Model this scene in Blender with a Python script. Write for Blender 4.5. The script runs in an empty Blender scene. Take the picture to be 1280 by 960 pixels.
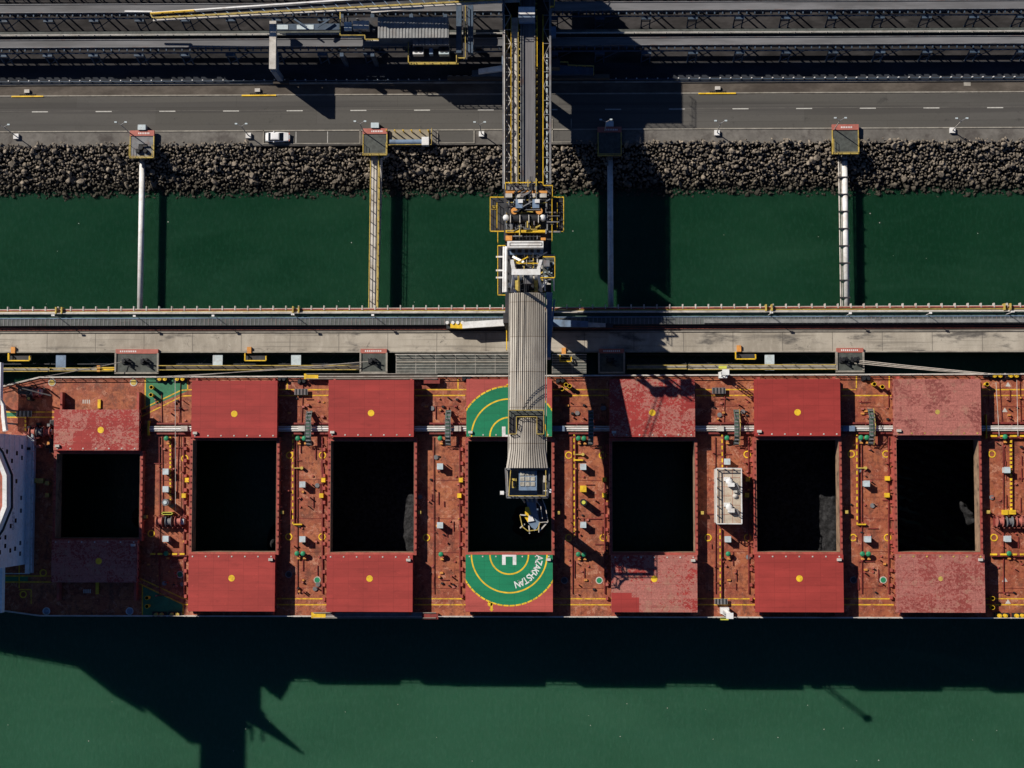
import bpy, math, random
from mathutils import Vector, Matrix, Quaternion
random.seed(7)
S = bpy.context.scene
COL = S.collection
# ------------------------------------------------------------------ camera
F = 1990.0; HC = 305.0
ndir = Vector((60 / F, -120 / F, -1)).normalized()
q0 = ndir.rotation_difference(Vector((0, 0, -1)))
YAW = math.radians(-0.02)
RC = Matrix.Rotation(YAW, 3, 'Z') @ q0.to_matrix()
CAM = Vector((0, 0, HC))
ZD, KD = 17.5, 0.013          # ship deck height above the water and its trim

def ray(px, py): return RC @ Vector(((px - 640) / F, (480 - py) / F, -1))
def P(px, py, z):
    d = ray(px, py); t = (z - HC) / d.z
    return CAM + d * t
def PS(px, py, h=0.0):
    d = ray(px, py); t = (ZD + h - HC) / (d.z - KD * d.x)
    return CAM + d * t
def dz(x): return ZD + KD * x

class Line:
    def __init__(s, yl, yr, z):
        a, b = P(0, yl, z), P(1280, yr, z)
        s.m = (b.y - a.y) / (b.x - a.x); s.c = a.y - s.m * a.x
    def __call__(s, x): return s.m * x + s.c

# ------------------------------------------------------------------ mesh builder
class MB:
    def __init__(s): s.v = []; s.f = []
    def add(s, vs, fs):
        o = len(s.v); s.v += [tuple(v) for v in vs]; s.f += [tuple(o + i for i in f) for f in fs]; return s
    def hexa(s, b, t):
        return s.add(list(b) + list(t), [(3, 2, 1, 0), (4, 5, 6, 7), (0, 1, 5, 4), (1, 2, 6, 5), (2, 3, 7, 6), (3, 0, 4, 7)])
    def box(s, x0, x1, y0, y1, z0, z1):
        if x0 > x1: x0, x1 = x1, x0
        if y0 > y1: y0, y1 = y1, y0
        c = [(x0, y0), (x1, y0), (x1, y1), (x0, y1)]
        return s.hexa([(x, y, z0) for x, y in c], [(x, y, z1) for x, y in c])
    def prism(s, pts, z0, z1):
        n = len(pts)
        a = sum(pts[i][0] * pts[(i + 1) % n][1] - pts[(i + 1) % n][0] * pts[i][1] for i in range(n))
        if a < 0: pts = pts[::-1]
        g = lambda z, p: z(p) if callable(z) else z
        return s.add([(p[0], p[1], g(z0, p)) for p in pts] + [(p[0], p[1], g(z1, p)) for p in pts],
                     [tuple(range(n - 1, -1, -1)), tuple(range(n, 2 * n))] + [(i, (i + 1) % n, n + (i + 1) % n, n + i) for i in range(n)])
    def beam(s, p, q, w, h=None):
        p, q = Vector(p), Vector(q); h = h or w; d = (q - p)
        if d.length < 1e-6: return s
        d.normalize(); up = Vector((0, 0, 1)) if abs(d.z) < .95 else Vector((0, 1, 0))
        r = d.cross(up).normalized(); u = r.cross(d)
        c = [(-1, -1), (1, -1), (1, 1), (-1, 1)]
        return s.add([p + r * a * w / 2 + u * b * h / 2 for a, b in c] + [q + r * a * w / 2 + u * b * h / 2 for a, b in c],
                     [(0, 1, 2, 3), (7, 6, 5, 4), (0, 4, 5, 1), (1, 5, 6, 2), (2, 6, 7, 3), (3, 7, 4, 0)])
    def tube(s, p, q, r, n=8, r2=None):
        p, q = Vector(p), Vector(q); d = q - p
        if d.length < 1e-6: return s
        d.normalize(); up = Vector((0, 0, 1)) if abs(d.z) < .95 else Vector((0, 1, 0))
        a = d.cross(up).normalized(); b = a.cross(d); r2 = r if r2 is None else r2
        cs = [(math.cos(2 * math.pi * i / n), math.sin(2 * math.pi * i / n)) for i in range(n)]
        return s.add([p + (a * c + b * t) * r for c, t in cs] + [q + (a * c + b * t) * r2 for c, t in cs],
                     [tuple(range(n)), tuple(range(2 * n - 1, n - 1, -1))] + [(i, n + i, n + (i + 1) % n, (i + 1) % n) for i in range(n)])
    def path(s, pts, r, n=6):
        for a, b in zip(pts, pts[1:]): s.tube(a, b, r, n)
        return s
    def cyl(s, x, y, z0, z1, r, n=14, r2=None): return s.tube((x, y, z0), (x, y, z1), r, n, r2)
    def dome(s, x, y, z, r, hz, n=10, m=4):
        vs = []; fs = []
        for j in range(m):
            a = j / m * math.pi / 2
            vs += [(x + r * math.cos(a) * math.cos(2 * math.pi * i / n), y + r * math.cos(a) * math.sin(2 * math.pi * i / n), z + hz * math.sin(a)) for i in range(n)]
        vs.append((x, y, z + hz))
        for j in range(m - 1):
            fs += [(j * n + i, j * n + (i + 1) % n, (j + 1) * n + (i + 1) % n, (j + 1) * n + i) for i in range(n)]
        fs += [((m - 1) * n + i, (m - 1) * n + (i + 1) % n, m * n) for i in range(n)]
        return s.add(vs, fs)
    def arc(s, c, r0, r1, a0, a1, z0, z1, n=24, clip=None):
        for i in range(n):
            t0 = a0 + (a1 - a0) * i / n; t1 = a0 + (a1 - a0) * (i + 1) / n
            pts = [(c[0] + r * math.cos(t), c[1] + r * math.sin(t)) for r, t in ((r0, t0), (r1, t0), (r1, t1), (r0, t1))]
            if r0 == 0: pts = pts[1:]if False else [pts[0], pts[1], pts[2]]
            if clip:
                pts = clip_rect(pts, *clip)
                if len(pts) < 3: continue
            s.prism(pts, z0, z1)
        return s
    def rail(s, pts, h=1.1, sp=1.8, r=.035, mid=True, z=None):
        for a, b in zip(pts, pts[1:]):
            a, b = Vector(a), Vector(b); L = (b - a).length; n = max(1, round(L / sp)); up = Vector((0, 0, h))
            s.beam(a + up, b + up, r * 2.2, r * 2.2)
            if mid: s.beam(a + up * .5, b + up * .5, r * 1.5, r * 1.5)
            for i in range(n + 1):
                p = a.lerp(b, i / n); s.beam(p, p + up, r * 2, r * 2)
        return s
    def build(s, name, mat, parent=None, label=None, smooth=False):
        if not s.v: return None
        xs, ys, zs = zip(*s.v)
        o = Vector(((min(xs) + max(xs)) / 2, (min(ys) + max(ys)) / 2, min(zs)))
        me = bpy.data.meshes.new(name)
        me.from_pydata([(v[0] - o.x, v[1] - o.y, v[2] - o.z) for v in s.v], [], s.f)
        me.materials.append(mat)
        if smooth: me.polygons.foreach_set('use_smooth', [True] * len(me.polygons))
        me.update()
        ob = bpy.data.objects.new(name, me); COL.objects.link(ob)
        WL[ob.name] = o
        if parent is not None:
            ob.parent = parent; ob.location = o - WL[parent.name]
        else: ob.location = o
        if label: ob['label'] = label
        return ob
WL = {}
def clip_rect(pts, x0, x1, y0, y1):
    def cl(pts, f, inter):
        out = []
        for i in range(len(pts)):
            a, b = pts[i - 1], pts[i]
            if f(b):
                if not f(a): out.append(inter(a, b))
                out.append(b)
            elif f(a): out.append(inter(a, b))
        return out
    def ix(v): return lambda a, b: (v, a[1] + (b[1] - a[1]) * (v - a[0]) / (b[0] - a[0]))
    def iy(v): return lambda a, b: (a[0] + (b[0] - a[0]) * (v - a[1]) / (b[1] - a[1]), v)
    for f, it in ((lambda p: p[0] >= x0, ix(x0)), (lambda p: p[0] <= x1, ix(x1)), (lambda p: p[1] >= y0, iy(y0)), (lambda p: p[1] <= y1, iy(y1))):
        if len(pts) < 3: return []
        pts = cl(pts, f, it)
    return pts
def tag(o, label=None, cat=None, group=None, kind=None):
    if label: o['label'] = label
    if cat: o['category'] = cat
    if group: o['group'] = group
    if kind: o['kind'] = kind
    return o
def thing(name, label, cat, loc, group=None):
    o = bpy.data.objects.new(name, None); COL.objects.link(o); o.empty_display_size = .5
    o.location = Vector(loc); WL[o.name] = Vector(loc)
    return tag(o, label, cat, group)
def struct(mb, name, mat, kind='structure'): return tag(mb.build(name, mat), kind=kind)
def dup(root, loc, rotz=0, label=None):
    kids = [c for c in bpy.data.objects if c.parent == root]
    r = root.copy(); COL.objects.link(r); r.location = loc; r.rotation_euler = (0, 0, rotz); WL[r.name] = Vector(loc)
    if label: r['label'] = label
    for k in kids:
        gk = [c for c in bpy.data.objects if c.parent == k]
        c = k.copy(); COL.objects.link(c); c.parent = r
        for g in gk:
            d = g.copy(); COL.objects.link(d); d.parent = c
    return r

# ------------------------------------------------------------------ materials
class NT:
    def __init__(s, name):
        s.m = bpy.data.materials.new(name); s.m.use_nodes = True; s.t = s.m.node_tree; s.n = s.t.nodes
        s.b = s.n['Principled BSDF']; s.geo = s.n.new('ShaderNodeNewGeometry')
    def link(s, a, b): s.t.links.new(a, b)
    def node(s, t, **k):
        n = s.n.new(t)
        for a, b in k.items(): setattr(n, a, b)
        return n
    def pos(s, scale=(1, 1, 1), loc=(0, 0, 0)):
        m = s.node('ShaderNodeMapping'); m.inputs['Scale'].default_value = scale; m.inputs['Location'].default_value = loc
        s.link(s.geo.outputs['Position'], m.inputs['Vector']); return m.outputs[0]
    def noise(s, scale, detail=4, rough=.6, stretch=(1, 1, 1), loc=(0, 0, 0), dist=0):
        n = s.node('ShaderNodeTexNoise'); n.inputs['Scale'].default_value = scale; n.inputs['Detail'].default_value = detail
        n.inputs['Roughness'].default_value = rough; n.inputs['Distortion'].default_value = dist
        s.link(s.pos(stretch, loc), n.inputs['Vector']); return n.outputs['Fac']
    def ramp(s, fac, a, b, lo=0., hi=1.):
        m = s.node('ShaderNodeMapRange', interpolation_type='SMOOTHSTEP'); m.inputs[1].default_value = a; m.inputs[2].default_value = b
        m.inputs[3].default_value = lo; m.inputs[4].default_value = hi
        s.link(fac, m.inputs[0]); return m.outputs[0]
    def mix(s, fac, a, b, mode='MIX'):
        m = s.node('ShaderNodeMix', data_type='RGBA', blend_type=mode)
        for v, i in ((fac, 0), (a, 6), (b, 7)):
            if hasattr(v, 'default_value'): s.link(v, m.inputs[i])
            elif isinstance(v, (int, float)): m.inputs[i].default_value = v
            else: m.inputs[i].default_value = (*v, 1)
        return m.outputs[2]
    def math(s, op, a, b=None):
        m = s.node('ShaderNodeMath', operation=op)
        for v, i in ((a, 0), (b, 1)):
            if v is None: continue
            if hasattr(v, 'default_value'): s.link(v, m.inputs[i])
            else: m.inputs[i].default_value = v
        return m.outputs[0]
    def bump(s, h, strength, dist=.05):
        b = s.node('ShaderNodeBump'); b.inputs['Strength'].default_value = strength; b.inputs['Distance'].default_value = dist
        s.link(h, b.inputs['Height']); s.link(b.outputs[0], s.b.inputs['Normal'])
    def done(s, col, rough=.6, metal=0, spec=.4):
        if hasattr(col, 'default_value'): s.link(col, s.b.inputs['Base Color'])
        else: s.b.inputs['Base Color'].default_value = (*col, 1)
        s.b.inputs['Roughness'].default_value = rough; s.b.inputs['Metallic'].default_value = metal
        s.b.inputs['Specular IOR Level'].default_value = spec
        return s.m
def lin(r, g, b): return tuple((c / 255 / 12.92 if c <= 10 else ((c / 255 + .055) / 1.055) ** 2.4) for c in (r, g, b))
def mul(c, k): return tuple(min(1, x * k) for x in c)
def weather(name, c, rough=.6, var=.3, sc=.6, dirt=None, da=.45, ds=.25, stretch=(1, 1, 1), metal=0, spec=.35, bump=0):
    t = NT(name)
    n1 = t.noise(sc, 5, .65, stretch); n2 = t.noise(sc * 7, 3, .6, stretch)
    col = t.mix(t.ramp(n1, .3, .7), mul(c, 1 - var), mul(c, 1 + var * .7))
    col = t.mix(t.ramp(n2, .35, .75, 0, .35), col, mul(c, .6))
    if dirt: col = t.mix(t.math('MULTIPLY', t.ramp(t.noise(ds, 6, .7, stretch, (13, 7, 0)), .48, .68), da), col, dirt)
    if bump: t.bump(n2, bump)
    return t.done(col, rough, metal, spec)
M = {}
RUST = (.16, .06, .03)
M['white'] = weather('white_paint', (.72, .72, .70), .5, .12, .5, (.35, .27, .2), .4, .5)
M['offwhite'] = weather('dusty_white', (.52, .49, .44), .6, .2, .6, (.2, .15, .1), .5, .6)
M['yellow'] = weather('yellow_paint', (.78, .50, .025), .5, .25, .8, (.3, .16, .03), .5, 1)
M['walkline'] = weather('worn_walkway_paint', (.66, .40, .025), .7, .3, 2, (.26, .07, .035), .75, 1.3)
M['dullyellow'] = weather('worn_yellow', (.50, .37, .08), .6, .3, 1, (.15, .09, .05), .6, 1)
M['orange'] = weather('orange_paint', (.62, .27, .06), .6, .25, .8, (.25, .1, .05), .5, 1)
M['steel'] = weather('grey_steel', (.17, .175, .18), .5, .3, .6, RUST, .4, .5, spec=.4)
M['darksteel'] = weather('dark_steel', (.035, .037, .042), .6, .4, .6, (.06, .04, .03), .5, .6)
M['blacksteel'] = weather('black_steel', (.014, .015, .018), .6, .4, .8)
M['bluesteel'] = weather('blue_grey_paint_and_shade', (.16, .23, .33), .55, .2, .5, (.06, .06, .06), .5, .5)  # blue tone doubles as painted shade on some loader parts
M['navy'] = weather('navy_steel', (.055, .085, .125), .55, .3, .6, (.03, .025, .02), .5, .6)
M['rustpipe'] = weather('rust_red_pipe', (.34, .10, .065), .6, .35, .8, (.12, .05, .03), .6, .7)
M['pink'] = weather('faded_red_paint', (.40, .125, .095), .6, .2, 1, (.3, .12, .09), .5, 2)
M['green'] = weather('green_paint', (.03, .17, .08), .55, .25, 1, (.06, .1, .05), .5, .8)
M['vent'] = weather('green_fitting', (.02, .22, .10), .5, .3, 1)
M['ventbox'] = weather('pale_blue_box', (.48, .56, .58), .5, .15, 1, (.3, .2, .15), .4, 1)
M['belt'] = weather('conveyor_belt', (.15, .15, .155), .7, .3, .25, (.05, .05, .05), .6, .2, (.15, 1, 1))
M['belty'] = weather('conveyor_belt_across', (.14, .135, .14), .7, .3, .4, (.05, .05, .05), .6, .3, (2.5, .1, 1))
M['coalground'] = weather('coal_dust_ground', (.045, .042, .042), .9, .5, .3, (.012, .012, .013), .8, .08, (.4, 1, 1), spec=.1)
M['verge'] = weather('gravel_verge', (.105, .09, .075), .95, .35, .35, (.05, .042, .036), .7, .12, (.5, 1, 1), spec=.1, bump=.4)
M['footpath'] = weather('dusty_footpath', (.155, .145, .13), .95, .25, .3, (.06, .052, .048), .7, .3, spec=.1, bump=.3)
M['kerb'] = weather('kerb_concrete', (.29, .27, .23), .9, .25, .8, (.12, .1, .08), .5, .5)
M['line'] = weather('road_paint', (.50, .49, .45), .8, .15, 2, (.2, .19, .17), .5, 2)
M['grating'] = weather('grating', (.07, .078, .07), .7, .35, 1.2, (.035, .035, .032), .6, .6)
M['greengrating'] = weather('green_walkway', (.055, .10, .075), .8, .3, .5, (.03, .04, .035), .6, .4)
M['glass'] = weather('dark_glass', (.01, .013, .018), .1, .2, 1, spec=.6)
M['tyre'] = weather('tyre_rubber', (.012, .012, .013), .85, .2, 2)
M['rope'] = weather('rope', (.42, .38, .33), .8, .2, 2)
M['hull'] = weather('hull_black', (.012, .013, .016), .5, .3, .3, RUST, .3, .3)
M['darkred'] = weather('dark_red_deck_paint', (.20, .032, .026), .6, .35, 1, (.1, .03, .02), .6, .8)
M['wall'] = weather('superstructure_white', (.80, .82, .84), .5, .06, .3, (.4, .3, .22), .25, .5)
M['lime'] = weather('lime_paint', (.55, .55, .08), .5, .2, 1)

# road asphalt with wheel tracks
t = NT('asphalt')
n = t.noise(.18, 6, .65, (.12, 1, 1)); n2 = t.noise(2.5, 4, .7); n3 = t.noise(.05, 4, .6, (.5, 1, 1), (4, 2, 0))
col = t.mix(t.ramp(n, .3, .7), (.075, .072, .066), (.105, .10, .092)); col = t.mix(t.ramp(n3, .4, .65), col, mul((.10, .095, .085), .95))
col = t.mix(t.ramp(n2, .5, .8, 0, .5), col, (.06, .057, .053))
tr = t.noise(.9, 3, .5, (.012, 1, 1), (0, 2, 0)); col = t.mix(t.ramp(tr, .52, .62, 0, .5), col, (.055, .052, .05)); st = t.noise(.35, 6, .75, (1, 1, 1), (8, 1, 0)); col = t.mix(t.ramp(st, .60, .70, 0, .55), col, (.042, .04, .039))
w = t.node('ShaderNodeTexBrick'); w.inputs['Scale'].default_value = 1; w.inputs['Brick Width'].default_value = 31; w.inputs['Row Height'].default_value = 3.4; w.inputs['Mortar Size'].default_value = .035; w.inputs['Color1'].default_value = (1, 1, 1, 1); w.inputs['Color2'].default_value = (.88, .88, .87, 1); w.inputs['Mortar'].default_value = (.72, .72, .7, 1)
t.link(t.pos(), w.inputs['Vector']); col = t.mix(1., col, w.outputs['Color'], 'MULTIPLY')
t.bump(n2, .2); M['asphalt'] = t.done(col, .9, 0, .2)
# concrete
t = NT('jetty_concrete')
n = t.noise(.12, 6, .7, (1, .5, 1)); n2 = t.noise(.9, 5, .7, (1, .3, 1)); n3 = t.noise(.35, 5, .65, (.35, 1, 1), (3, 9, 0)); n4 = t.noise(6, 3)
col = t.mix(t.ramp(n, .3, .7), (.27, .24, .195), (.42, .38, .315)); col = t.mix(t.ramp(n2, .45, .8, 0, .7), col, (.47, .43, .36))
col = t.mix(t.ramp(n3, .54, .70, 0, .9), col, (.075, .07, .066)); col = t.mix(t.ramp(n4, .5, .8, 0, .3), col, (.12, .11, .1))
w = t.node('ShaderNodeTexBrick'); w.inputs['Scale'].default_value = 1; w.inputs['Brick Width'].default_value = 9.3; w.inputs['Row Height'].default_value = 50; w.inputs['Mortar Size'].default_value = .07
t.link(t.pos(), w.inputs['Vector']); col = t.mix(t.math('MULTIPLY', w.outputs['Fac'], .6), col, (.06, .055, .05))
tk = t.noise(1.3, 4, .6, (.03, 1, 1), (0, 6, 0)); col = t.mix(t.ramp(tk, .52, .66, 0, .5), col, (.14, .125, .105))
sp_n = t.noise(.5, 6, .8, (1, 1, 1), (31, 6, 0), .6); col = t.mix(t.ramp(sp_n, .60, .70, 0, .7), col, (.05, .047, .045)); t.bump(n4, .2); M['concrete'] = t.done(col, .9, 0, .2)
# ship deck: orange red with wear
def deckmat(name, a, b, pale, k=0):
    t = NT(name)
    n = t.noise(.16, 6, .65, (1, 1, 1), (k, 0, 0)); n2 = t.noise(1.3, 5, .7, (1, 1, 1), (k, 5, 0)); n3 = t.noise(5, 4, .7); n4 = t.noise(.5, 6, .75, (1, 1, 1), (9, k, 0), .6)
    col = t.mix(t.ramp(n, .32, .68), a, b); col = t.mix(t.ramp(n2, .44, .68, 0, .85), col, mul(a, .45))
    col = t.mix(t.math('MULTIPLY', t.ramp(n4, .54, .60), t.ramp(n3, .38, .6)), col, pale)
    col = t.mix(t.ramp(n3, .52, .75, 0, .5), col, mul(b, .4))
    gr = t.noise(.42, 6, .72, (1, .55, 1), (k + 21, 3, 0), .5); col = t.mix(t.ramp(gr, .49, .66, 0, .8), col, (.115, .042, .026))
    mo = t.noise(.85, 6, .8, (1, 1, 1), (k + 3, 61, 0), .9); col = t.mix(t.ramp(mo, .50, .62, 0, .45), col, (.40, .125, .072))
    sk = t.noise(1.1, 5, .75, (.25, 2.2, 1), (k, 31, 0)); col = t.mix(t.ramp(sk, .58, .70, 0, .6), col, (.09, .03, .022))
    col = t.mix(t.ramp(t.noise(2.4, 5, .8, (1, 1, 1), (4, 44, 0), 1.2), .60, .66, 0, .65), col, (.52, .26, .18))
    w = t.node('ShaderNodeTexBrick'); w.inputs['Scale'].default_value = 1; w.inputs['Brick Width'].default_value = 7.6; w.inputs['Row Height'].default_value = 3.1; w.inputs['Mortar Size'].default_value = .035
    t.link(t.pos(), w.inputs['Vector']); col = t.mix(t.math('MULTIPLY', w.outputs['Fac'], .45), col, mul(a, .45))
    t.bump(n3, .15); return t.done(col, .65, 0, .3)
M['deck'] = deckmat('ship_deck_paint', (.24, .052, .029), (.37, .125, .052), (.48, .235, .15))
M['coaming'] = weather('coaming_red', (.36, .075, .055), .6, .3, .8, (.2, .08, .05), .7, .5)
M['coaming_in'] = weather('coaming_inner', (.30, .20, .13), .7, .3, .8, (.03, .025, .02), .85, .4)
# hatch covers
def hatchmat(name, base, peel=None, thr=.5, k=0, soft=0.):
    t = NT(name)
    n = t.noise(.35, 5, .6, (.25, 1, 1), (k, 0, 0)); n2 = t.noise(4, 4, .7, (1, 1, 1), (k, 0, 0)); n5 = t.noise(.22, 4, .6, (1, .3, 1), (2, k, 0))
    col = t.mix(t.ramp(n, .3, .7), mul(base, .86), mul(base, 1.12)); col = t.mix(t.ramp(n2, .5, .8, 0, .35), col, mul(base, .62))
    col = t.mix(t.ramp(n5, .5, .75, 0, .35), col, mul(base, .7))
    if peel:
        def vor(sc, rnd, ch, off, wob=0):
            v = t.node('ShaderNodeTexVoronoi', distance='CHEBYCHEV'); v.inputs['Scale'].default_value = sc; v.inputs['Randomness'].default_value = rnd
            src = t.pos((1, 1.15, 1), (k * off, k * 1.7 + off, 0))
            if wob:
                d = t.noise(1.6, 3, .7, (1, 1, 1), (k * 3, k, 0)); cc = t.node('ShaderNodeCombineXYZ'); dm = t.math('MULTIPLY', d, wob); t.link(dm, cc.inputs[0]); t.link(dm, cc.inputs[1])
                mp = t.node('ShaderNodeVectorMath', operation='ADD'); t.link(src, mp.inputs[0]); t.link(cc.outputs[0], mp.inputs[1]); src = mp.outputs[0]
            t.link(src, v.inputs['Vector']); sp = t.node('ShaderNodeSeparateColor'); t.link(v.outputs['Color'], sp.inputs[0]); return sp.outputs[ch]
        big = t.noise(.16, 3, .5, (1, 1, 1), (k * 7, k * 2, 0), .3)
        fine = t.noise(4.2, 4, .7, (1, 1, 1), (k, 2, 0))
        tot = t.math('ADD', t.math('MULTIPLY', vor(2.6, .8, 0, 1, .35), .32), t.math('ADD', t.math('MULTIPLY', big, .42), t.math('ADD', t.math('MULTIPLY', vor(.33, .75, 1, 3), .30), t.math('ADD', t.math('MULTIPLY', vor(6.5, .9, 2, 2, .3), .22), t.math('MULTIPLY', fine, .36)))))
        fac = t.ramp(tot, thr - .015 - soft, thr + .015 + soft)
        pc = t.mix(t.ramp(n2, .35, .7), mul(peel, .75), mul(peel, 1.15)); pc = t.mix(t.ramp(t.noise(.5, 5, .7, (1, 1, 1), (k, 0, 4)), .5, .7, 0, .5), pc, (.34, .22, .14))
        col = t.mix(fac, col, pc)
    w = t.node('ShaderNodeTexBrick'); w.inputs['Scale'].default_value = 1; w.inputs['Brick Width'].default_value = 2.7; w.inputs['Row Height'].default_value = 1.32; w.inputs['Mortar Size'].default_value = .03
    w.offset = 0; t.link(t.pos(), w.inputs['Vector']); tone = t.node('ShaderNodeTexBrick'); tone.offset = 0; tone.inputs['Scale'].default_value = 1; tone.inputs['Brick Width'].default_value = 2.7; tone.inputs['Row Height'].default_value = .66; tone.inputs['Mortar Size'].default_value = 0
    tone.inputs['Color1'].default_value = (1, 1, 1, 1); tone.inputs['Color2'].default_value = (.92, .92, .92, 1); t.link(t.pos(), tone.inputs['Vector'])
    col = t.mix(1., col, tone.outputs['Color'], 'MULTIPLY')
    col = t.mix(t.ramp(t.noise(.6, 6, .75, (.35, 1.6, 1), (k * 2, 17, 0)), .54, .72, 0, .5), col, mul(base, .5))
    col = t.mix(t.ramp(t.noise(1.7, 6, .8, (1, 1, 1), (k * 2, 57, 0), .8), .61, .68, 0, .55), col, mul(base, 1.7))
    col = t.mix(t.math('MULTIPLY', w.outputs['Fac'], .42), col, mul(base, .35))
    t.bump(n2, .12); return t.done(col, .6, 0, .3)
HR = (.315, .036, .030)
PK = (.41, .15, .12)
M['hatch'] = hatchmat('hatch_paint', HR)
M['hatch_b'] = hatchmat('hatch_paint_lower', (.33, .042, .034), k=4)
M['hatch_peel'] = hatchmat('hatch_paint_peeled', HR, PK, .865, 1)
M['hatch_peel_c'] = hatchmat('hatch_paint_peeled_more', (.28, .045, .04), PK, .75, 5)
M['hatch_peel_b'] = hatchmat('hatch_paint_blotched', HR, PK, .875, 9)
M['hatch_bare'] = hatchmat('hatch_paint_weathered', (.22, .06, .05), (.42, .15, .12), .67, 3, .12)
M['hatch_bare_b'] = hatchmat('hatch_paint_weathered_mottled', (.26, .055, .045), (.40, .145, .118), .745, 6, .06)
M['hatch_peel_d'] = hatchmat('hatch_paint_flaked', HR, PK, .70, 8)
M['helideck'] = hatchmat('helideck_green', (.008, .19, .085), k=2)
M['helideck_red'] = hatchmat('helideck_surround_red', (.40, .075, .06), k=7)
# water: turbid green
t = NT('turbid_water')
sx = t.node('ShaderNodeSeparateXYZ'); t.link(t.geo.outputs['Position'], sx.inputs[0])
g = t.ramp(sx.outputs[1], -45, 15)
col = t.mix(g, (.029, .098, .056), (.0055, .032, .014))
col = t.mix(t.ramp(t.noise(.018, 4, .55, (1, 1.6, 1)), .35, .7, 0, .55), col, (.012, .052, .026))
col = t.mix(t.ramp(t.noise(.07, 4, .6, (.5, 1, 1)), .4, .7, 0, .25), col, (.022, .075, .037))
st = t.noise(.05, 5, .65, (.35, 1.5, 1), (7, 3, 0), 1.5); col = t.mix(t.math('MULTIPLY', t.ramp(st, .50, .72, 0, .45), t.ramp(sx.outputs[1], -30, 20, 1, .25)), col, (.036, .105, .060))
rp_ = t.noise(1.1, 4, .65, (1.6, .7, 1), (0, 0, 0), .3); col = t.mix(t.math('MULTIPLY', t.ramp(rp_, .42, .75, 0, .30), t.ramp(sx.outputs[1], -30, 20, 1, .35)), col, (.05, .13, .085))
wv = t.noise(.9, 6, .65, (1.3, .8, 1)); t.bump(t.math('MULTIPLY', wv, t.ramp(sx.outputs[1], -30, 20, 1, .3)), .5, .3)
t.b.inputs['IOR'].default_value = 1.33
t.b.inputs['Subsurface Weight'].default_value = .75
t.b.inputs['Subsurface Radius'].default_value = (.5, 1.4, 1.0); t.b.inputs['Subsurface Scale'].default_value = 4.5
M['water'] = t.done(col, .12, 0, .35)
# rocks
t = NT('armour_rock')
n = t.noise(1.2, 5, .7); rp = t.geo.outputs['Random Per Island']
col = t.mix(rp, (.11, .092, .072), (.38, .32, .25)); col = t.mix(t.ramp(n, .35, .7), mul((.15, .13, .105), .9), col)
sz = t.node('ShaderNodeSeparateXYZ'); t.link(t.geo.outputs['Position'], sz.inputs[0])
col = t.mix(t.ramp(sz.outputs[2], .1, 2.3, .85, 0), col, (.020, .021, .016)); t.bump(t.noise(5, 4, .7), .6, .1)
M['rock'] = t.done(col, .95, 0, .1)
M['rockbed'] = weather('rock_bed', (.018, .017, .015), .95, .4, .4, spec=.1)
# coal
t = NT('coal'); n = t.noise(1.5, 6, .75); n2 = t.noise(9, 4, .7)
col = t.mix(t.ramp(n, .35, .7), (.010, .010, .011), (.05, .05, .052)); t.bump(n2, .9, .25); M['coal'] = t.done(col, .85, 0, .2)
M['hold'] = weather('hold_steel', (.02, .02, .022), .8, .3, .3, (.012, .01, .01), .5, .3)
# corrugated roof
t = NT('corrugated_sheet')
n = t.noise(.5, 5, .65, (3, .25, 1)); n2 = t.noise(.12, 4, .6, (1, 1, 1), (5, 3, 0)); n3 = t.noise(.8, 5, .7, (1, .4, 1), (2, 8, 0))
col = t.mix(t.ramp(n, .3, .7), (.33, .30, .26), (.45, .42, .365)); col = t.mix(t.ramp(n2, .45, .7, 0, .6), col, (.24, .215, .185))
col = t.mix(t.ramp(n3, .6, .72, 0, .5), col, (.42, .28, .18)); w = t.node('ShaderNodeTexBrick'); w.inputs['Scale'].default_value = 1; w.inputs['Brick Width'].default_value = 30; w.inputs['Row Height'].default_value = 6.1; w.inputs['Mortar Size'].default_value = .07; w.offset = 0
w.inputs['Color1'].default_value = (1, 1, 1, 1); w.inputs['Color2'].default_value = (.86, .85, .83, 1); w.inputs['Mortar'].default_value = (.55, .5, .45, 1); t.link(t.pos(), w.inputs['Vector'])
col = t.mix(1., col, w.outputs['Color'], 'MULTIPLY'); col = t.mix(t.ramp(t.noise(.7, 5, .7, (4, .18, 1), (1, 4, 0)), .58, .7, 0, .55), col, (.17, .145, .12))
M['sheet'] = t.done(col, .6, 0, .3)
# white car paint
t = NT('car_paint'); t.b.inputs['Coat Weight'].default_value = .6; M['car'] = t.done(t.mix(t.ramp(t.noise(.7, 3), .4, .7), (.78, .78, .77), (.70, .70, .69)), .3, 0, .5)

def text_mesh(mb, body, size, m4, sx=1, ext=.01, off=.0):
    cu = bpy.data.curves.new('lettering', 'FONT'); cu.body = body; cu.align_x = 'CENTER'; cu.align_y = 'CENTER'; cu.size = size; cu.extrude = ext; cu.offset = off
    ob = bpy.data.objects.new('lettering', cu); COL.objects.link(ob)
    dg = bpy.context.evaluated_depsgraph_get(); dg.update()
    me = bpy.data.meshes.new_from_object(ob.evaluated_get(dg))
    mb.add([m4 @ Vector((v.co.x * sx, v.co.y, v.co.z)) for v in me.vertices], [tuple(f.vertices) for f in me.polygons])
    bpy.data.objects.remove(ob); bpy.data.curves.remove(cu); bpy.data.meshes.remove(me)
SUN_E, SKY_S, EXPO = 5.0, .06, .22
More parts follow.
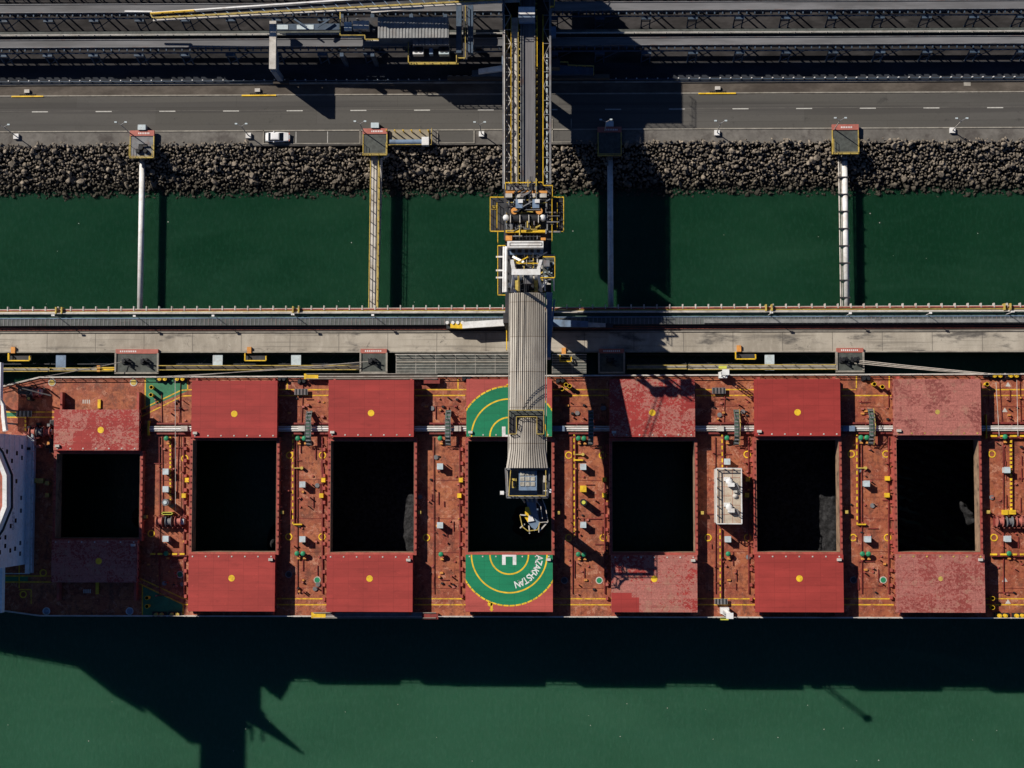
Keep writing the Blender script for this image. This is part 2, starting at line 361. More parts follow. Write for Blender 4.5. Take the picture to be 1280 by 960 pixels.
# ================================================================== SETTING
X0, X1 = -190.0, 170.0
ZR = 5.0
def strip(mb, a, b, x0=X0, x1=X1, z0=ZR - .3, z1=ZR, n=1):
    for i in range(n):
        u = x0 + (x1 - x0) * i / n; v = x0 + (x1 - x0) * (i + 1) / n
        mb.prism([(u, a(u)), (v, a(v)), (v, b(v)), (u, b(u))], z0, z1)
    return mb
sl = 5.6
def RL(y, z=ZR): return Line(y + sl / 2, y - sl / 2, z)
# water sheet and bed
mb = MB(); mb.add([(-2500, -2500, 0), (2500, -2500, 0), (2500, 60.5, 0), (-2500, 60.5, 0)], [(0, 1, 2, 3)]); struct(mb, 'water', M['water'])
# land: one big sheet behind the shore line, plus sloping revetment bed
shore = RL(181); toe = Line(254, 248, -1.2)
mb = MB()
mb.prism([(-2500, shore(0)), (2500, shore(0)), (2500, 2500), (-2500, 2500)], -3, 4.9); struct(mb, 'ground', M['coalground'])
mb = MB(); strip(mb, RL(180.5), RL(162), z0=4.5, z1=ZR); struct(mb, 'foreshore_verge', M['footpath'])
mb = MB()
for i in range(36):
    u = X0 + 10 * i; v = u + 10
    mb.add([(u, toe(u), -1.4), (v, toe(v), -1.4), (v, shore(v) + .8, 4.95), (u, shore(u) + .8, 4.95)], [(0, 1, 2, 3)])
struct(mb, 'shore_slope', M['rockbed'])
# road
mb = MB(); strip(mb, RL(161.5), RL(118.2), z0=4.7, z1=ZR + .004); struct(mb, 'road', M['asphalt'])
mb = MB(); strip(mb, RL(116.8), RL(104.3), z0=4.5, z1=ZR + .08); struct(mb, 'gravel_verge', M['verge'])
mb = MB(); strip(mb, RL(118.3), RL(116.8), z0=4.5, z1=ZR + .14); struct(mb, 'road_kerb', M['kerb'])
mb = MB(); strip(mb, RL(162.9), RL(161.4), z0=4.5, z1=ZR + .13); struct(mb, 'foreshore_kerb', M['kerb'])
mb = MB(); strip(mb, RL(104.4), RL(102.2), z0=4.5, z1=ZR + .35); struct(mb, 'barrier_kerb', M['kerb'])
mb = MB()
px = 40 - 79.6 * 3
yl = RL(137.2)
while px < 1500:
    a, b = P(px, 137.2, ZR), P(px + 20, 137.2, ZR)
    mb.prism([(a.x, yl(a.x) - .09), (b.x, yl(b.x) - .09), (b.x, yl(b.x) + .09), (a.x, yl(a.x) + .09)], ZR, ZR + .009); px += 79.6
struct(mb, 'road_markings', M['line'])
mb = MB(); strip(mb, RL(136.6), RL(136.1), z0=ZR, z1=ZR + .007)
strip(mb, RL(119.4), RL(118.9), z0=ZR, z1=ZR + .008); struct(mb, 'road_seam', M['footpath'])
# parking bays
def bay(x0, x1, y0=161.6, y1=178):
    a, b = P(x0, 0, ZR).x, P(x1, 0, ZR).x
    # x at the bay's own row
    a, b = P(x0, 170, ZR).x, P(x1, 170, ZR).x
    struct(strip(MB(), RL(y1), RL(y0), a, b, 4.7, ZR + .010), 'parking_bay', M['asphalt'])
    k = MB(); strip(k, RL(y1 + 1), RL(y1), a - .2, b + .2, 4.7, ZR + .13)
    k.box(a - .2, a, RL(y1)(a), RL(y0)(a), 4.7, ZR + .13); k.box(b, b + .2, RL(y1)(b), RL(y0)(b), 4.7, ZR + .13)
    struct(k, 'parking_kerb', M['kerb'])
bay(330, 449.5); bay(548, 592, 162); bay(691, 713.5, 149, 177.5)
mb = MB()
for x in (370, 409.5):
    a = P(x, 170, ZR); mb.box(a.x - .06, a.x + .06, RL(177.6)(a.x), RL(162.5)(a.x), ZR + .01, ZR + .016)
struct(mb, 'parking_lines', M['line'])
# long bed beyond the barrier, coloured dark for the conveyor shadow on it
mb = MB(); strip(mb, RL(102.2), RL(79), z0=4.5, z1=4.93); struct(mb, 'shade_toned_bed', weather('shade_toned_bed', (.022, .026, .034), .9, .4, .3, stretch=(.3, 1, 1)))

fm = MB(); RF = random.Random(77)
for k in range(44):
    q = P(RF.uniform(0, 1280), RF.choice((RF.uniform(255, 380), RF.uniform(870, 958))), .02); r_ = RF.uniform(.04, .11)
    fm.prism([(q.x + r_ * RF.uniform(.6, 1.3) * math.cos(a_ * 1.05), q.y + r_ * RF.uniform(.6, 1.3) * math.sin(a_ * 1.05)) for a_ in range(6)], -.02, .02)
tag(fm.build('foam', M['offwhite']), 'tiny pale foam specks drifting on the green water', 'foam', kind='stuff')
# ---- armour rocks
def rock_mesh(seed, sub=1):
    import bmesh
    r = random.Random(seed); bm = bmesh.new(); bmesh.ops.create_icosphere(bm, subdivisions=sub, radius=1)
    ax = [Vector((r.uniform(-1, 1), r.uniform(-1, 1), r.uniform(-1, 1))).normalized() for _ in range(7)]
    cut = [r.uniform(.38, .8) for _ in ax]
    for v in bm.verts:
        for a, c in zip(ax, cut):
            d = v.co.dot(a)
            if d > c: v.co -= a * (d - c)
    vs = [v.co.copy() for v in bm.verts]; fs = [tuple(v.index for v in f.verts) for f in bm.faces]; bm.free()
    return vs, fs
RK = [rock_mesh(i, 2) for i in range(10)]; RS = [rock_mesh(40 + i, 2 if i < 4 else 1) for i in range(12)]
rmesh = []
for i, (vs, fs) in enumerate(RK):
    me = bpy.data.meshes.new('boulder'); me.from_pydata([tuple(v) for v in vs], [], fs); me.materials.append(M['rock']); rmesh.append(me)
R = random.Random(11)
mass = MB(); big = []
blocked = [(163, 192, 197), (453, 484, 193), (748, 776, 194), (1040, 1073, 192)]
def rz_at(py): return 4.9 + (py - 181) / (252 - 181) * (-1.3 - 4.9)
cand = []
py = 179.0
while py < 258:
    px = -160 + R.uniform(0, 5)
    while px < 1440:
        y = py + R.uniform(-2.4, 2.4) - (px - 640) / 1280 * sl + R.uniform(-1, 1) * (1 if py > 183 else 2)
        cand.append((px, y, py)); px += R.uniform(2.2, 4.7)
    py += 2.9
for px, y, row in cand:
    if any(a - 2 < px < b + 2 and y < c - 3 for a, b, c in blocked) or (452 < px < 590 and y < 182.5) or (310 < px < 716 and y < 184 - (px - 640) / 1280 * sl): continue
    if row > 242 and R.random() < (row - 242) / 15 + .25 * math.sin(px * .045) + .2 * math.sin(px * .013): continue
    s = R.uniform(.20, .40) * (R.uniform(1.35, 2.0) if R.random() < .11 else 1)
    if row > 236: s *= 1.05
    z = rz_at(min(252, y + (px - 640) / 1280 * sl)) + R.uniform(-.15, .3) + s * .25 + (.35 if row > 242 else 0)
    p = P(px, y, z)
    q = Quaternion((R.gauss(0, 1), R.gauss(0, 1), R.gauss(0, 1), R.gauss(0, 1))).normalized()
    sc = (s * R.uniform(.8, 1.35), s * R.uniform(.8, 1.2), s * R.uniform(.65, .95))
    k = R.randrange(10)
    if 0 < px < 1280 and row < 238 and s > .44: big.append((s, p, q, sc, k)); continue
    k = R.randrange(12); mass.add([p + q @ Vector((v.x * sc[0], v.y * sc[1], v.z * sc[2])) for v in RS[k][0]], RS[k][1])
big.sort(key=lambda b: -b[0])
for i, (s, p, q, sc, k) in enumerate(big):
    if i < 298:
        o = bpy.data.objects.new('boulder', rmesh[k]); COL.objects.link(o)
        o.location = p; o.rotation_mode = 'QUATERNION'; o.rotation_quaternion = q; o.scale = sc
        tag(o, 'large rough armour boulder, bigger than the rocks packed round it on the bank', 'boulder', 'large armour boulders on the shore bank')
    else:
        mass.add([p + q @ Vector((v.x * sc[0], v.y * sc[1], v.z * sc[2])) for v in RK[k][0]], RK[k][1])
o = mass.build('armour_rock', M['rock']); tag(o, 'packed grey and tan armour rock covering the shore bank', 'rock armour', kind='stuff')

# ================================================================== SHORE FURNITURE
# guard rail along the conveyor yard
g = thing('guard_rail', 'long steel guard rail with pale post tops between gravel verge and conveyor yard', 'guard rail', P(640, 101, ZR))
rl = RL(101)
gm = MB(); gp = MB()
gm.prism([(X0, rl(X0) - .06), (X1, rl(X1) - .06), (X1, rl(X1) + .06), (X0, rl(X0) + .06)], ZR + .55, ZR + .9)
gm.build('rail', M['navy'], g)
xa_, xb_ = P(0, 101, ZR).x, P(1280, 101, ZR).x; ps_ = (xb_ - xa_) / 99
x = xa_ - ps_ * 40
while x < xb_ + ps_ * 36:
    ins_ = xa_ - .01 <= x <= xb_ + .01
    q = MB() if ins_ else gp
    q.box(x - .1, x + .1, rl(x) + .07, rl(x) + .24, ZR - .1, ZR + 1.0)
    if ins_: q.build('post', M['white'], g)
    x += ps_
tag(gp.build('more_posts', M['white'], g), kind='stuff')
# kerb drains
for i, (xa, xb, xs, lab) in enumerate(((14, 54, 34, 'yellow edged kerb drain, leftmost on the far road edge'), (302, 345, 322, 'yellow edged kerb drain beside the shadow of the tripper beam'), (873, 920, 897, 'yellow edged kerb drain on far road edge right of the loader'))):
    a, b, c = (P(v, 117.6 - (v - 640) / 1280 * sl, ZR + .2) for v in (xa, xb, xs))
    t_ = thing('kerb_drain', lab, 'drain', (c.x, c.y, ZR), 'kerb drains on the far road edge')
    MB().box(a.x, b.x, c.y - .14, c.y + .12, ZR, ZR + .17).build('yellow_kerb', M['yellow'], t_)
    mm = MB()
    for k in range(9):
        u = c.x - 1.5 + k * .36; mm.box(u, u + .2, c.y + .14, c.y + .42, ZR, ZR + .2)
    mm.build('grate', M['blacksteel'], t_)
    MB().box(c.x - .5, c.x + .5, c.y + .6, c.y + 1.25, ZR, ZR + .55).build('concrete_lid', M['offwhite'], t_)
mh = P(1209, 103.2, ZR + .1); m_ = MB().box(mh.x - .65, mh.x + .65, mh.y - .65, mh.y + .6, ZR, ZR + .12); o = m_.build('manhole_cover', M['kerb']); tag(o, 'square concrete manhole cover in the gravel verge', 'manhole cover')

# lamp posts
def lamp_post(px, py, pad=True):
    b = P(px, py, ZR); t_ = thing('lamp_post', '', 'lamp post', (b.x, b.y, ZR), 'lamp posts along the waterfront kerb')
    H = 7.2
    if pad: MB().box(b.x - .5, b.x + .5, b.y - .5, b.y + .5, ZR, ZR + .55).build('footing', M['white'], t_)
    pole = MB().tube((b.x, b.y, ZR), (b.x, b.y + .25, ZR + H), .11, 8, .07)
    pole.build('pole', M['offwhite'], t_)
    am = MB().tube((b.x, b.y + .25, ZR + H), (b.x - .9, b.y + .75, ZR + H + .15), .06).tube((b.x, b.y + .25, ZR + H), (b.x + .9, b.y + .75, ZR + H + .15), .06)
    am.build('arm', M['steel'], t_)
    for s in (-1, 1): MB().box(b.x + s * .72, b.x + s * 1.18, b.y + .58, b.y + .84, ZR + H + .1, ZR + H + .28).build('lamp_head', M['ventbox'], t_)
    return t_
lab = ['twin headed lamp post near left end of waterfront kerb', 'twin headed lamp post at top left corner of first pipe bridge landing', 'twin headed lamp post left of the white car',
       'twin headed lamp post at corner of the walkway bridge landing', 'twin headed lamp post just left of the loader bridge', 'shaded twin headed lamp post at corner of blue pipe landing',
       'twin headed lamp post right of the loader shadow', 'twin headed lamp post at corner of clamped pipe bridge landing', 'twin headed lamp post near right end of waterfront kerb']
l0 = lamp_post(21, 171); l0['label'] = lab[0]
noPad = lamp_post(164, 168, False); noPad['label'] = lab[1]
for k, (x, y, pd) in enumerate(((311, 170, 1), (456, 167, 0), (602, 168, 1), (756, 165, 0), (896, 166.5, 1), (1042, 163, 0), (1190, 163.5, 1))):
    p = P(x, y, ZR); dup(l0 if pd else noPad, (p.x, p.y, ZR), 0, lab[k + 2])

# white saloon car
def car(px0, px1, py):
    a, b = P(px0, py, ZR + .9), P(px1, py, ZR + .9); cx, cy = (a.x + b.x) / 2, a.y; L = b.x - a.x; Wd = 1.86
    t_ = thing('parked_car', 'white saloon car parked alone in the kerbside bay', 'car', (cx, cy, ZR))
    def sec(u, w, z): return [(cx + u, cy - w, z), (cx + u, cy + w, z)]
    secs = [(-L / 2, .62, .35, .62), (-L / 2 + .18, .80, .26, .80), (-L / 2 + .9, .92, .22, .93), (-.6, .93, .2, .97), (.6, .93, .2, .95), (L / 2 - 1.1, .92, .22, .86), (L / 2 - .3, .82, .26, .74), (L / 2, .62, .35, .58)]
    m = MB(); n = len(secs)
    for u, w, z0, z1 in secs:
        m.v += [(cx + u, cy - w, ZR + z0), (cx + u, cy - w, ZR + z1 - .14), (cx + u, cy - w + .14, ZR + z1), (cx + u, cy + w - .14, ZR + z1), (cx + u, cy + w, ZR + z1 - .14), (cx + u, cy + w, ZR + z0)]
    for i in range(n - 1):
        for j in range(5): m.f.append((i * 6 + j, i * 6 + j + 1, (i + 1) * 6 + j + 1, (i + 1) * 6 + j))
    m.f += [(0, 1, 2, 3, 4, 5), tuple((n - 1) * 6 + j for j in range(6))]
    m.build('body', M['car'], t_, smooth=False)
    # cabin: glasshouse then roof
    g = MB().hexa([(cx - 1.75, cy - .80, ZR + .9), (cx + 1.15, cy - .80, ZR + .9), (cx + 1.15, cy + .80, ZR + .9), (cx - 1.75, cy + .80, ZR + .9)],
                  [(cx - 1.15, cy - .62, ZR + 1.40), (cx + .35, cy - .62, ZR + 1.40), (cx + .35, cy + .62, ZR + 1.40), (cx - 1.15, cy + .62, ZR + 1.40)])
    g.build('windows', M['glass'], t_)
    MB().hexa([(cx - 1.2, cy - .67, ZR + 1.38), (cx + .42, cy - .67, ZR + 1.38), (cx + .42, cy + .67, ZR + 1.38), (cx - 1.2, cy + .67, ZR + 1.38)],
              [(cx - 1.05, cy - .52, ZR + 1.47), (cx + .2, cy - .52, ZR + 1.47), (cx + .2, cy + .52, ZR + 1.47), (cx - 1.05, cy + .52, ZR + 1.47)]).build('roof', M['car'], t_)
    for sx in (-1.4, 1.42):
        for sy in (-1, 1):
            w = MB().tube((cx + sx, cy + sy * .70, ZR + .33), (cx + sx, cy + sy * .94, ZR + .33), .33, 14).build('wheel', M['tyre'], t_)
    for sy in (-1, 1):
        MB().box(cx - L / 2 + .02, cx - L / 2 + .22, cy + sy * .62 - .17, cy + sy * .62 + .17, ZR + .6, ZR + .72).build('headlight', M['ventbox'], t_)
        MB().box(cx + L / 2 - .22, cx + L / 2 - .03, cy + sy * .62 - .17, cy + sy * .62 + .17, ZR + .58, ZR + .70).build('tail_light', M['pink'], t_)
        MB().box(cx - .78, cx - .6, cy + sy * .9 - .02, cy + sy * .9 + .2 * sy, ZR + .95, ZR + 1.1).build('mirror', M['car'], t_)
car(331.5, 362, 171)

# waterfront landings where pipe bridges start
def landing(x0, x1, y0, y1, lab, sign=True, gear=False):
    z = ZR + .9
    a, b = P(x0, y0, z), P(x1, y1, z)
    t_ = thing('bridge_landing', lab, 'landing', ((a.x + b.x) / 2, (a.y + b.y) / 2, ZR), 'landings on the shore bank')
    MB().box(a.x, b.x, a.y, b.y, z - .5, z).build('floor_grating', M['steel'] if gear else M['grating'], t_)
    for u in (a.x + .4, b.x - .4):
        for v in (a.y - .4, b.y + .4): MB().box(u - .25, u + .25, v - .25, v + .25, -1, z - .5).build('support_leg', M['kerb'], t_)
    fr = MB()
    for q in ((a.x - .16, a.x, b.y, a.y), (b.x, b.x + .16, b.y, a.y), (a.x - .16, b.x + .16, b.y - .16, b.y)): fr.box(*q, z - .45, z + .12)
    fr.build('edge_beam', M['dullyellow'], t_)
    MB().rail([(a.x, a.y - 2, z + .1), (a.x, b.y, z + .1), (b.x, b.y, z + .1), (b.x, a.y - 2, z + .1)], 1.0, 1.5, .03).build('handrail', M['dullyellow'], t_)
    rb = MB().box(a.x - .16, b.x + .16, a.y - .1, a.y + 1.75 * .55 - .0, z - .4, z + .16).build('red_edge_band', M['pink'], t_)
    tx = MB()
    for k in range(7):
        u = a.x + 1.5 + k * .32; tx.box(u, u + .18, a.y + .25, a.y + .55, z + .16, z + .175)
    tx.build('faded_lettering', M['white'], rb)
    if sign:
        c = (a.x + b.x) / 2
        MB().box(c - .75, c + .75, a.y + 1.0, a.y + 2.0, ZR, ZR + 1.4).build('cabinet', M['ventbox'], t_)
    if gear:
        g = MB(); c = Vector(((a.x + b.x) / 2, (a.y + b.y) / 2 - .4, z))
        g.cyl(c.x, c.y, z, z + 1.1, .45).cyl(c.x + .8, c.y - .6, z, z + .9, .35).box(c.x - 1.0, c.x - .3, c.y - .9, c.y - .2, z, z + .8).tube((c.x - .5, c.y + .6, z + .5), (c.x + 1.2, c.y + .6, z + .5), .18)
        g.build('capstan_hook', M['blacksteel'], t_)
    return t_
landing(163.5, 191.5, 169.5, 196.5, 'grey grating landing with red band at shore end of leftmost white pipe', True, True)
landing(454.5, 483, 167, 193, 'grey landing with red band where the yellow railed walkway leaves the shore', True)
landing(748, 776, 165, 193.5, 'landing lying in the loader shadow at head of the blue pipe', True)
landing(1041, 1072.5, 162, 191.5, 'grey landing with red band at shore end of the clamped white pipe', False)

# pump pad right of walkway landing
a, b = P(486, 162, ZR + .25), P(536, 182, ZR + .25)
t_ = thing('pump_pad', 'beige concrete pad with yellow bollards and a fat dark pipe beside the walkway landing', 'pump station', ((a.x + b.x) / 2, (a.y + b.y) / 2, ZR))
MB().box(a.x, b.x, b.y, a.y, 3.6, ZR + .22).build('slab', weather('pad_concrete', (.27, .235, .17), .9, .2, .6), t_)
for k in range(6):
    u = P(484 + k * 10.4, 162.5, ZR + .3); MB().cyl(u.x, u.y - .4, ZR + .2, ZR + 2.1, .13).build('bollard', M['yellow'], t_)
c0, c1 = P(487, 177.5, ZR + 1.1), P(528, 176.5, ZR + 1.1)
MB().tube((c0.x, c0.y, ZR + .95), (c1.x, c0.y, ZR + .95), .5, 16).build('pipe', M['bluesteel'], t_)
MB().box(c1.x - .1, c1.x + 1.25, c0.y - .7, c0.y + .85, ZR + .2, ZR + 1.6).build('pump_housing', M['white'], t_)
MB().rail([(a.x, b.y, ZR + .2), (b.x + .6, b.y, ZR + .2), (b.x + .6, a.y, ZR + .2)], 1.1, 1.4, .04).build('railing', M['dullyellow'], t_)
w = thing('elbow_pipe', 'pale bent drain pipe curling from pump pad to the walkway bridge', 'pipe', P(478, 190, 3.5))
e = [P(486, 192, 4.8), P(484, 195, 4.6), P(479, 197, 4.6), P(476.5, 200, 3.9), P(475.5, 240, 3.3), P(471.5, 384, 3.3)]
MB().path(e, .28, 8).build('pipe_run', M['offwhite'], w)
for k in range(10):
    p = e[4].lerp(e[5], k / 9); MB().box(p.x - .34, p.x + .34, p.y - .08, p.y + .08, p.z - .32, p.z + .33).build('pipe_clamp', M['steel'], w)

# pipe bridges from shore to jetty
def pbridge(xa, ya, xb, yb, r, mat, lab, z=3.2, clamps=0, side=0):
    a, b = P(xa, ya, z), P(xb, yb, z)
    t_ = thing('pipe_bridge', lab, 'pipe bridge', ((a.x + b.x) / 2, (a.y + b.y) / 2, 0), 'pipes spanning from shore to jetty')
    MB().tube(a, b, r, 16).build('pipe', mat, t_, smooth=True)
    if side:
        d = Vector((-r - .55, 0, 0)); MB().tube(a + d, b + d, .13, 8).tube(a + d + Vector((.42, 0, 0)), b + d + Vector((.3, 0, 0)), .07, 6).build('side_pipe', M['offwhite'], t_)
    for k in range(clamps):
        p = a.lerp(b, (k + .5) / clamps); MB().box(p.x - r - .75 * side, p.x + r + .08, p.y - .12, p.y + .12, p.z + r * .2, p.z + r + .10).build('pipe_clamp', M['darksteel'], t_)
    return t_
pbridge(178, 196, 175, 387, .55, M['white'], 'plain white pipe crossing the water at far left')
pbridge(762.5, 193, 763.5, 385, .55, M['white'], 'bluish grey pipe crossing beside the loader shadow', 3.2)
pbridge(1055.5, 190, 1058.5, 383, .55, M['white'], 'white pipe with dark clamps crossing the water right of the loader', 3.2, 9, 1)
# walkway bridge
WZ = 3.9; a, b = P(469, 193, WZ), P(466.5, 390, WZ)
t_ = thing('walkway_bridge', 'narrow pale footbridge with yellow handrails from shore to jetty', 'footbridge', ((a.x + b.x) / 2, (a.y + b.y) / 2, 0))
wd = .75
MB().prism([(a.x - wd, a.y), (a.x + wd, a.y), (b.x + wd, b.y), (b.x - wd, b.y)], WZ - .3, WZ).build('deck', M['offwhite'], t_)
for s in (-1, 1):
    MB().rail([(a.x + s * wd, a.y, WZ), (b.x + s * wd, b.y, WZ)], 1.1, 2.2, .055).build('handrail', M['dullyellow'], t_)
    MB().beam((a.x + s * (wd + .1), a.y, WZ - .15), (b.x + s * (wd + .1), b.y, WZ - .15), .16, .5).build('girder', M['dullyellow'], t_)

# ================================================================== YARD CONVEYORS
def yard_conveyor(yb0, yb1, lab, z=10.3, walk=0, belt=True, sup0=-8.9 * 13):
    L0, L1 = RL(yb0, z), RL(yb1, z)       # top (far) and bottom (near) belt edge
    t_ = thing('belt_conveyor', lab, 'conveyor', (0, L1(0), ZR), 'belt conveyors in the yard')
    m = MB(); strip(m, L1, L0, z0=z - .25, z1=z, n=4)
    m.build('belt', M['belt'], t_)
    MB_ = MB()
    for Lq, o in ((L1, -.12), (L0, .0)): MB_.prism([(X0, Lq(X0) + o), (X1, Lq(X1) + o), (X1, Lq(X1) + o + .12), (X0, Lq(X0) + o + .12)], z - .7, z + .16)
    MB_.build('stringer', M['steel'], t_)
    md = MB(); x = X0
    while x < X1:
        y = L1(x); md.box(x, x + .22, y - .75, y - .13, z - .55, z - .18); x += 1.5
    md.build('idler_row', M['navy'], t_)
    mb2 = MB(); mb2.prism([(X0, L1(X0) - 1.0), (X1, L1(X1) - 1.0), (X1, L1(X1) - .78), (X0, L1(X0) - .78)], z - 1.3, z - .95)
    mb2.prism([(X0, L1(X0) - .15), (X1, L1(X1) - .15), (X1, L1(X1) - .02), (X0, L1(X0) - .02)], z - 1.5, z - .75); mb2.build('truss', M['navy'], t_)
    x = sup0
    while x < 130:
        y0, y1 = L0(x), L1(x); lg = MB()
        for s in (0, 1.6):
            lg.beam((x + s, y1 - .9, z - 1.0), (x + s, y1 - 1.9, ZR - .1), .22).beam((x + s, y0, z - .6), (x + s, y0 + .8, ZR - .1), .22)
        lg.beam((x, y1 - 1.4, 7.7), (x + 1.6, y1 - 1.4, 7.7), .16).beam((x, y1 - 1.9, ZR), (x + 4.4, y1 - .9, z - 1.1), .13).box(x - .1, x + 1.7, y1 - 1.5, y1 - .8, z - 1.6, z - 1.1)
        lg.build('trestle', M['navy'], t_); x += 8.75
    if walk:
        W0, W1 = RL(walk, z), RL(walk + 5.8, z)
        m = MB(); strip(m, W1, W0, z0=z - .5, z1=z - .35); m.build('walkway', M['grating'], t_)
        MB().rail([(X0, W1(X0), z - .35), (X1, W1(X1), z - .35)], 1.1, 3.0, .05).build('handrail', M['offwhite'], t_)
    return t_
yard_conveyor(3.5, 13.0, 'grey belt conveyor running along the very top of the yard', 10.3)
yard_conveyor(48.0, 56.5, 'grey belt conveyor with walkway, nearest the road', 10.3, 36.5)
yard_conveyor(-32, -23, 'grey belt conveyor beyond the top one', 10.3, -44)
# ================================================================== JETTY
ZJ = 5.5
JX0, JX1 = -185.0, 165.0
jt = thing('jetty', 'long concrete jetty running beside the red ship with pale road deck', 'jetty', (0, Line(430, 428, ZJ)(0), 0))
def jl(a, b, z=ZJ): return Line(a, b, z)
m = MB(); strip(m, jl(440.6, 439.6), jl(417, 414.5), JX0, JX1, ZJ - .6, ZJ, 1); m.build('road_deck', M['concrete'], jt)
m = MB(); strip(m, jl(417, 414.5), jl(408, 404.5), JX0, JX1, ZJ - .6, ZJ - .12); m.build('rail_bed', weather('rail_bed', (.10, .088, .076), .9, .3, .4, (.03, .027, .025), .7, .3, (.2, 1, 1)), jt)
m = MB(); strip(m, jl(408, 404.5), jl(389, 383.6), JX0, JX1, ZJ - .6, ZJ - .06); m.build('walkway', M['greengrating'], jt)
m = MB(); strip(m, jl(416.6, 414.1), jl(415.3, 412.9), JX0, JX1, ZJ - .3, ZJ + .2); m.build('road_kerb', M['kerb'], jt)
m = MB(); strip(m, jl(441.1, 440.1), jl(439.7, 438.7), JX0, JX1, ZJ - .5, ZJ + .24); m.build('edge_kerb', M['kerb'], jt)
for a, b in ((410.6, 407.4), (413.2, 410)):
    m = MB(); strip(m, jl(a, b), jl(a - .7, b - .7), JX0, JX1, ZJ - .12, ZJ + .06); m.build('crane_rail', M['rustpipe'], jt)
for a, b, r, z, mt, nm in ((388.4, 383.2, .2, 6.0, 'rustpipe', 'red_pipe'), (387.2, 382.0, .07, 6.1, 'offwhite', 'white_pipe'), (391.2, 388.4, .17, 6.05, 'offwhite', 'cream_pipe'), (390, 386, .09, 6.0, 'dullyellow', 'yellow_pipe')):
    L = jl(a, b, z); MB().tube((JX0, L(JX0), z), (JX1, L(JX1), z), r, 8).build(nm, M[mt], jt)
L = jl(393, 389.8); MB().rail([(JX0, L(JX0), ZJ), (JX1, L(JX1), ZJ)], 1.1, 2.4, .045).build('handrail', M['offwhite'], jt)
m = MB(); x = JX0
while x < JX1: y = jl(385.6, 380.6)(x); m.box(x - .1, x + .1, y - .6, y + .25, ZJ - .3, ZJ + .75); x += 2.42
m.build('pipe_bracket', M['offwhite'], jt)
m = MB(); x = JX0 + 2
while x < JX1:
    for v in ((392, 389), (436, 435)):
        y = jl(*v)(x); MB().cyl(x, y, -3, ZJ - .6, .5, 12).build('pile', M['kerb'], jt)
    x += 9.3
for px in (74, 370, 961, 1259):
    a = P(px, 385.5 - (px - 640) / 1280 * 5, 6.3); m = MB()
    for o in (-.55, .55): MB().box(a.x + o - .13, a.x + o + .13, a.y - .7, a.y + .55, ZJ - .2, 6.75).build('pipe_valve_stand', M['dullyellow'], jt)
    MB().tube((a.x, a.y - 1.4, ZJ), (a.x, a.y - 1.4, ZJ + 4.5), .07).box(a.x - .3, a.x + .3, a.y - 1.5, a.y - 1.2, ZJ + 4.3, ZJ + 4.5).build('floodlight', M['white'], jt)
for px in (175, 272, 469, 1058, 1157):
    a = P(px, 396 - (px - 640) / 1280 * 5, ZJ); MB().tube((a.x, a.y, ZJ), (a.x, a.y, ZJ + 4), .06).box(a.x - .25, a.x + .25, a.y - .15, a.y + .2, ZJ + 3.9, ZJ + 4.1).build('floodlight', M['white'], jt)
# covered jetty conveyor
jc = thing('jetty_conveyor', 'low grey ribbed belt cover running along jetty beside green walkway', 'conveyor', (0, jl(403, 400)(0), ZJ))
m = MB(); LA, LB = jl(407.3, 404.0, 6.6), jl(399, 395.5, 6.6); x = JX0; rib = MB()
strip(m, LA, LB, JX0, JX1, ZJ, 6.5, 1); m.build('cover', weather('belt_cover', (.095, .105, .10), .7, .3, .35, (.04, .045, .04), .7, .3, (.3, 1, 1)), jc)
while x < JX1: rib.prism([(x, LA(x)), (x + .16, LA(x)), (x + .16, LB(x)), (x, LB(x))], 6.5, 6.56); x += .8
rib.build('cover_rib', M['steel'], jc)
L = jl(398.3, 394.8, 6.6); MB().prism([(JX0, L(JX0) - .08), (JX1, L(JX1) - .08), (JX1, L(JX1) + .08), (JX0, L(JX0) + .08)], ZJ, 6.62).build('side_beam', M['bluesteel'], jc)
L = jl(403.5, 400.5, 6.75); MB().prism([(P(880, 400, 6.75).x, L(30) - .35), (JX1, L(JX1) - .35), (JX1, L(JX1) + .35), (P(880, 400, 6.75).x, L(30) + .35)], 6.5, 6.75).build('pale_hatch_strip', weather('pale_strip', (.22, .225, .22), .7, .25, .8, (.06, .06, .06), .6, .6), jc)
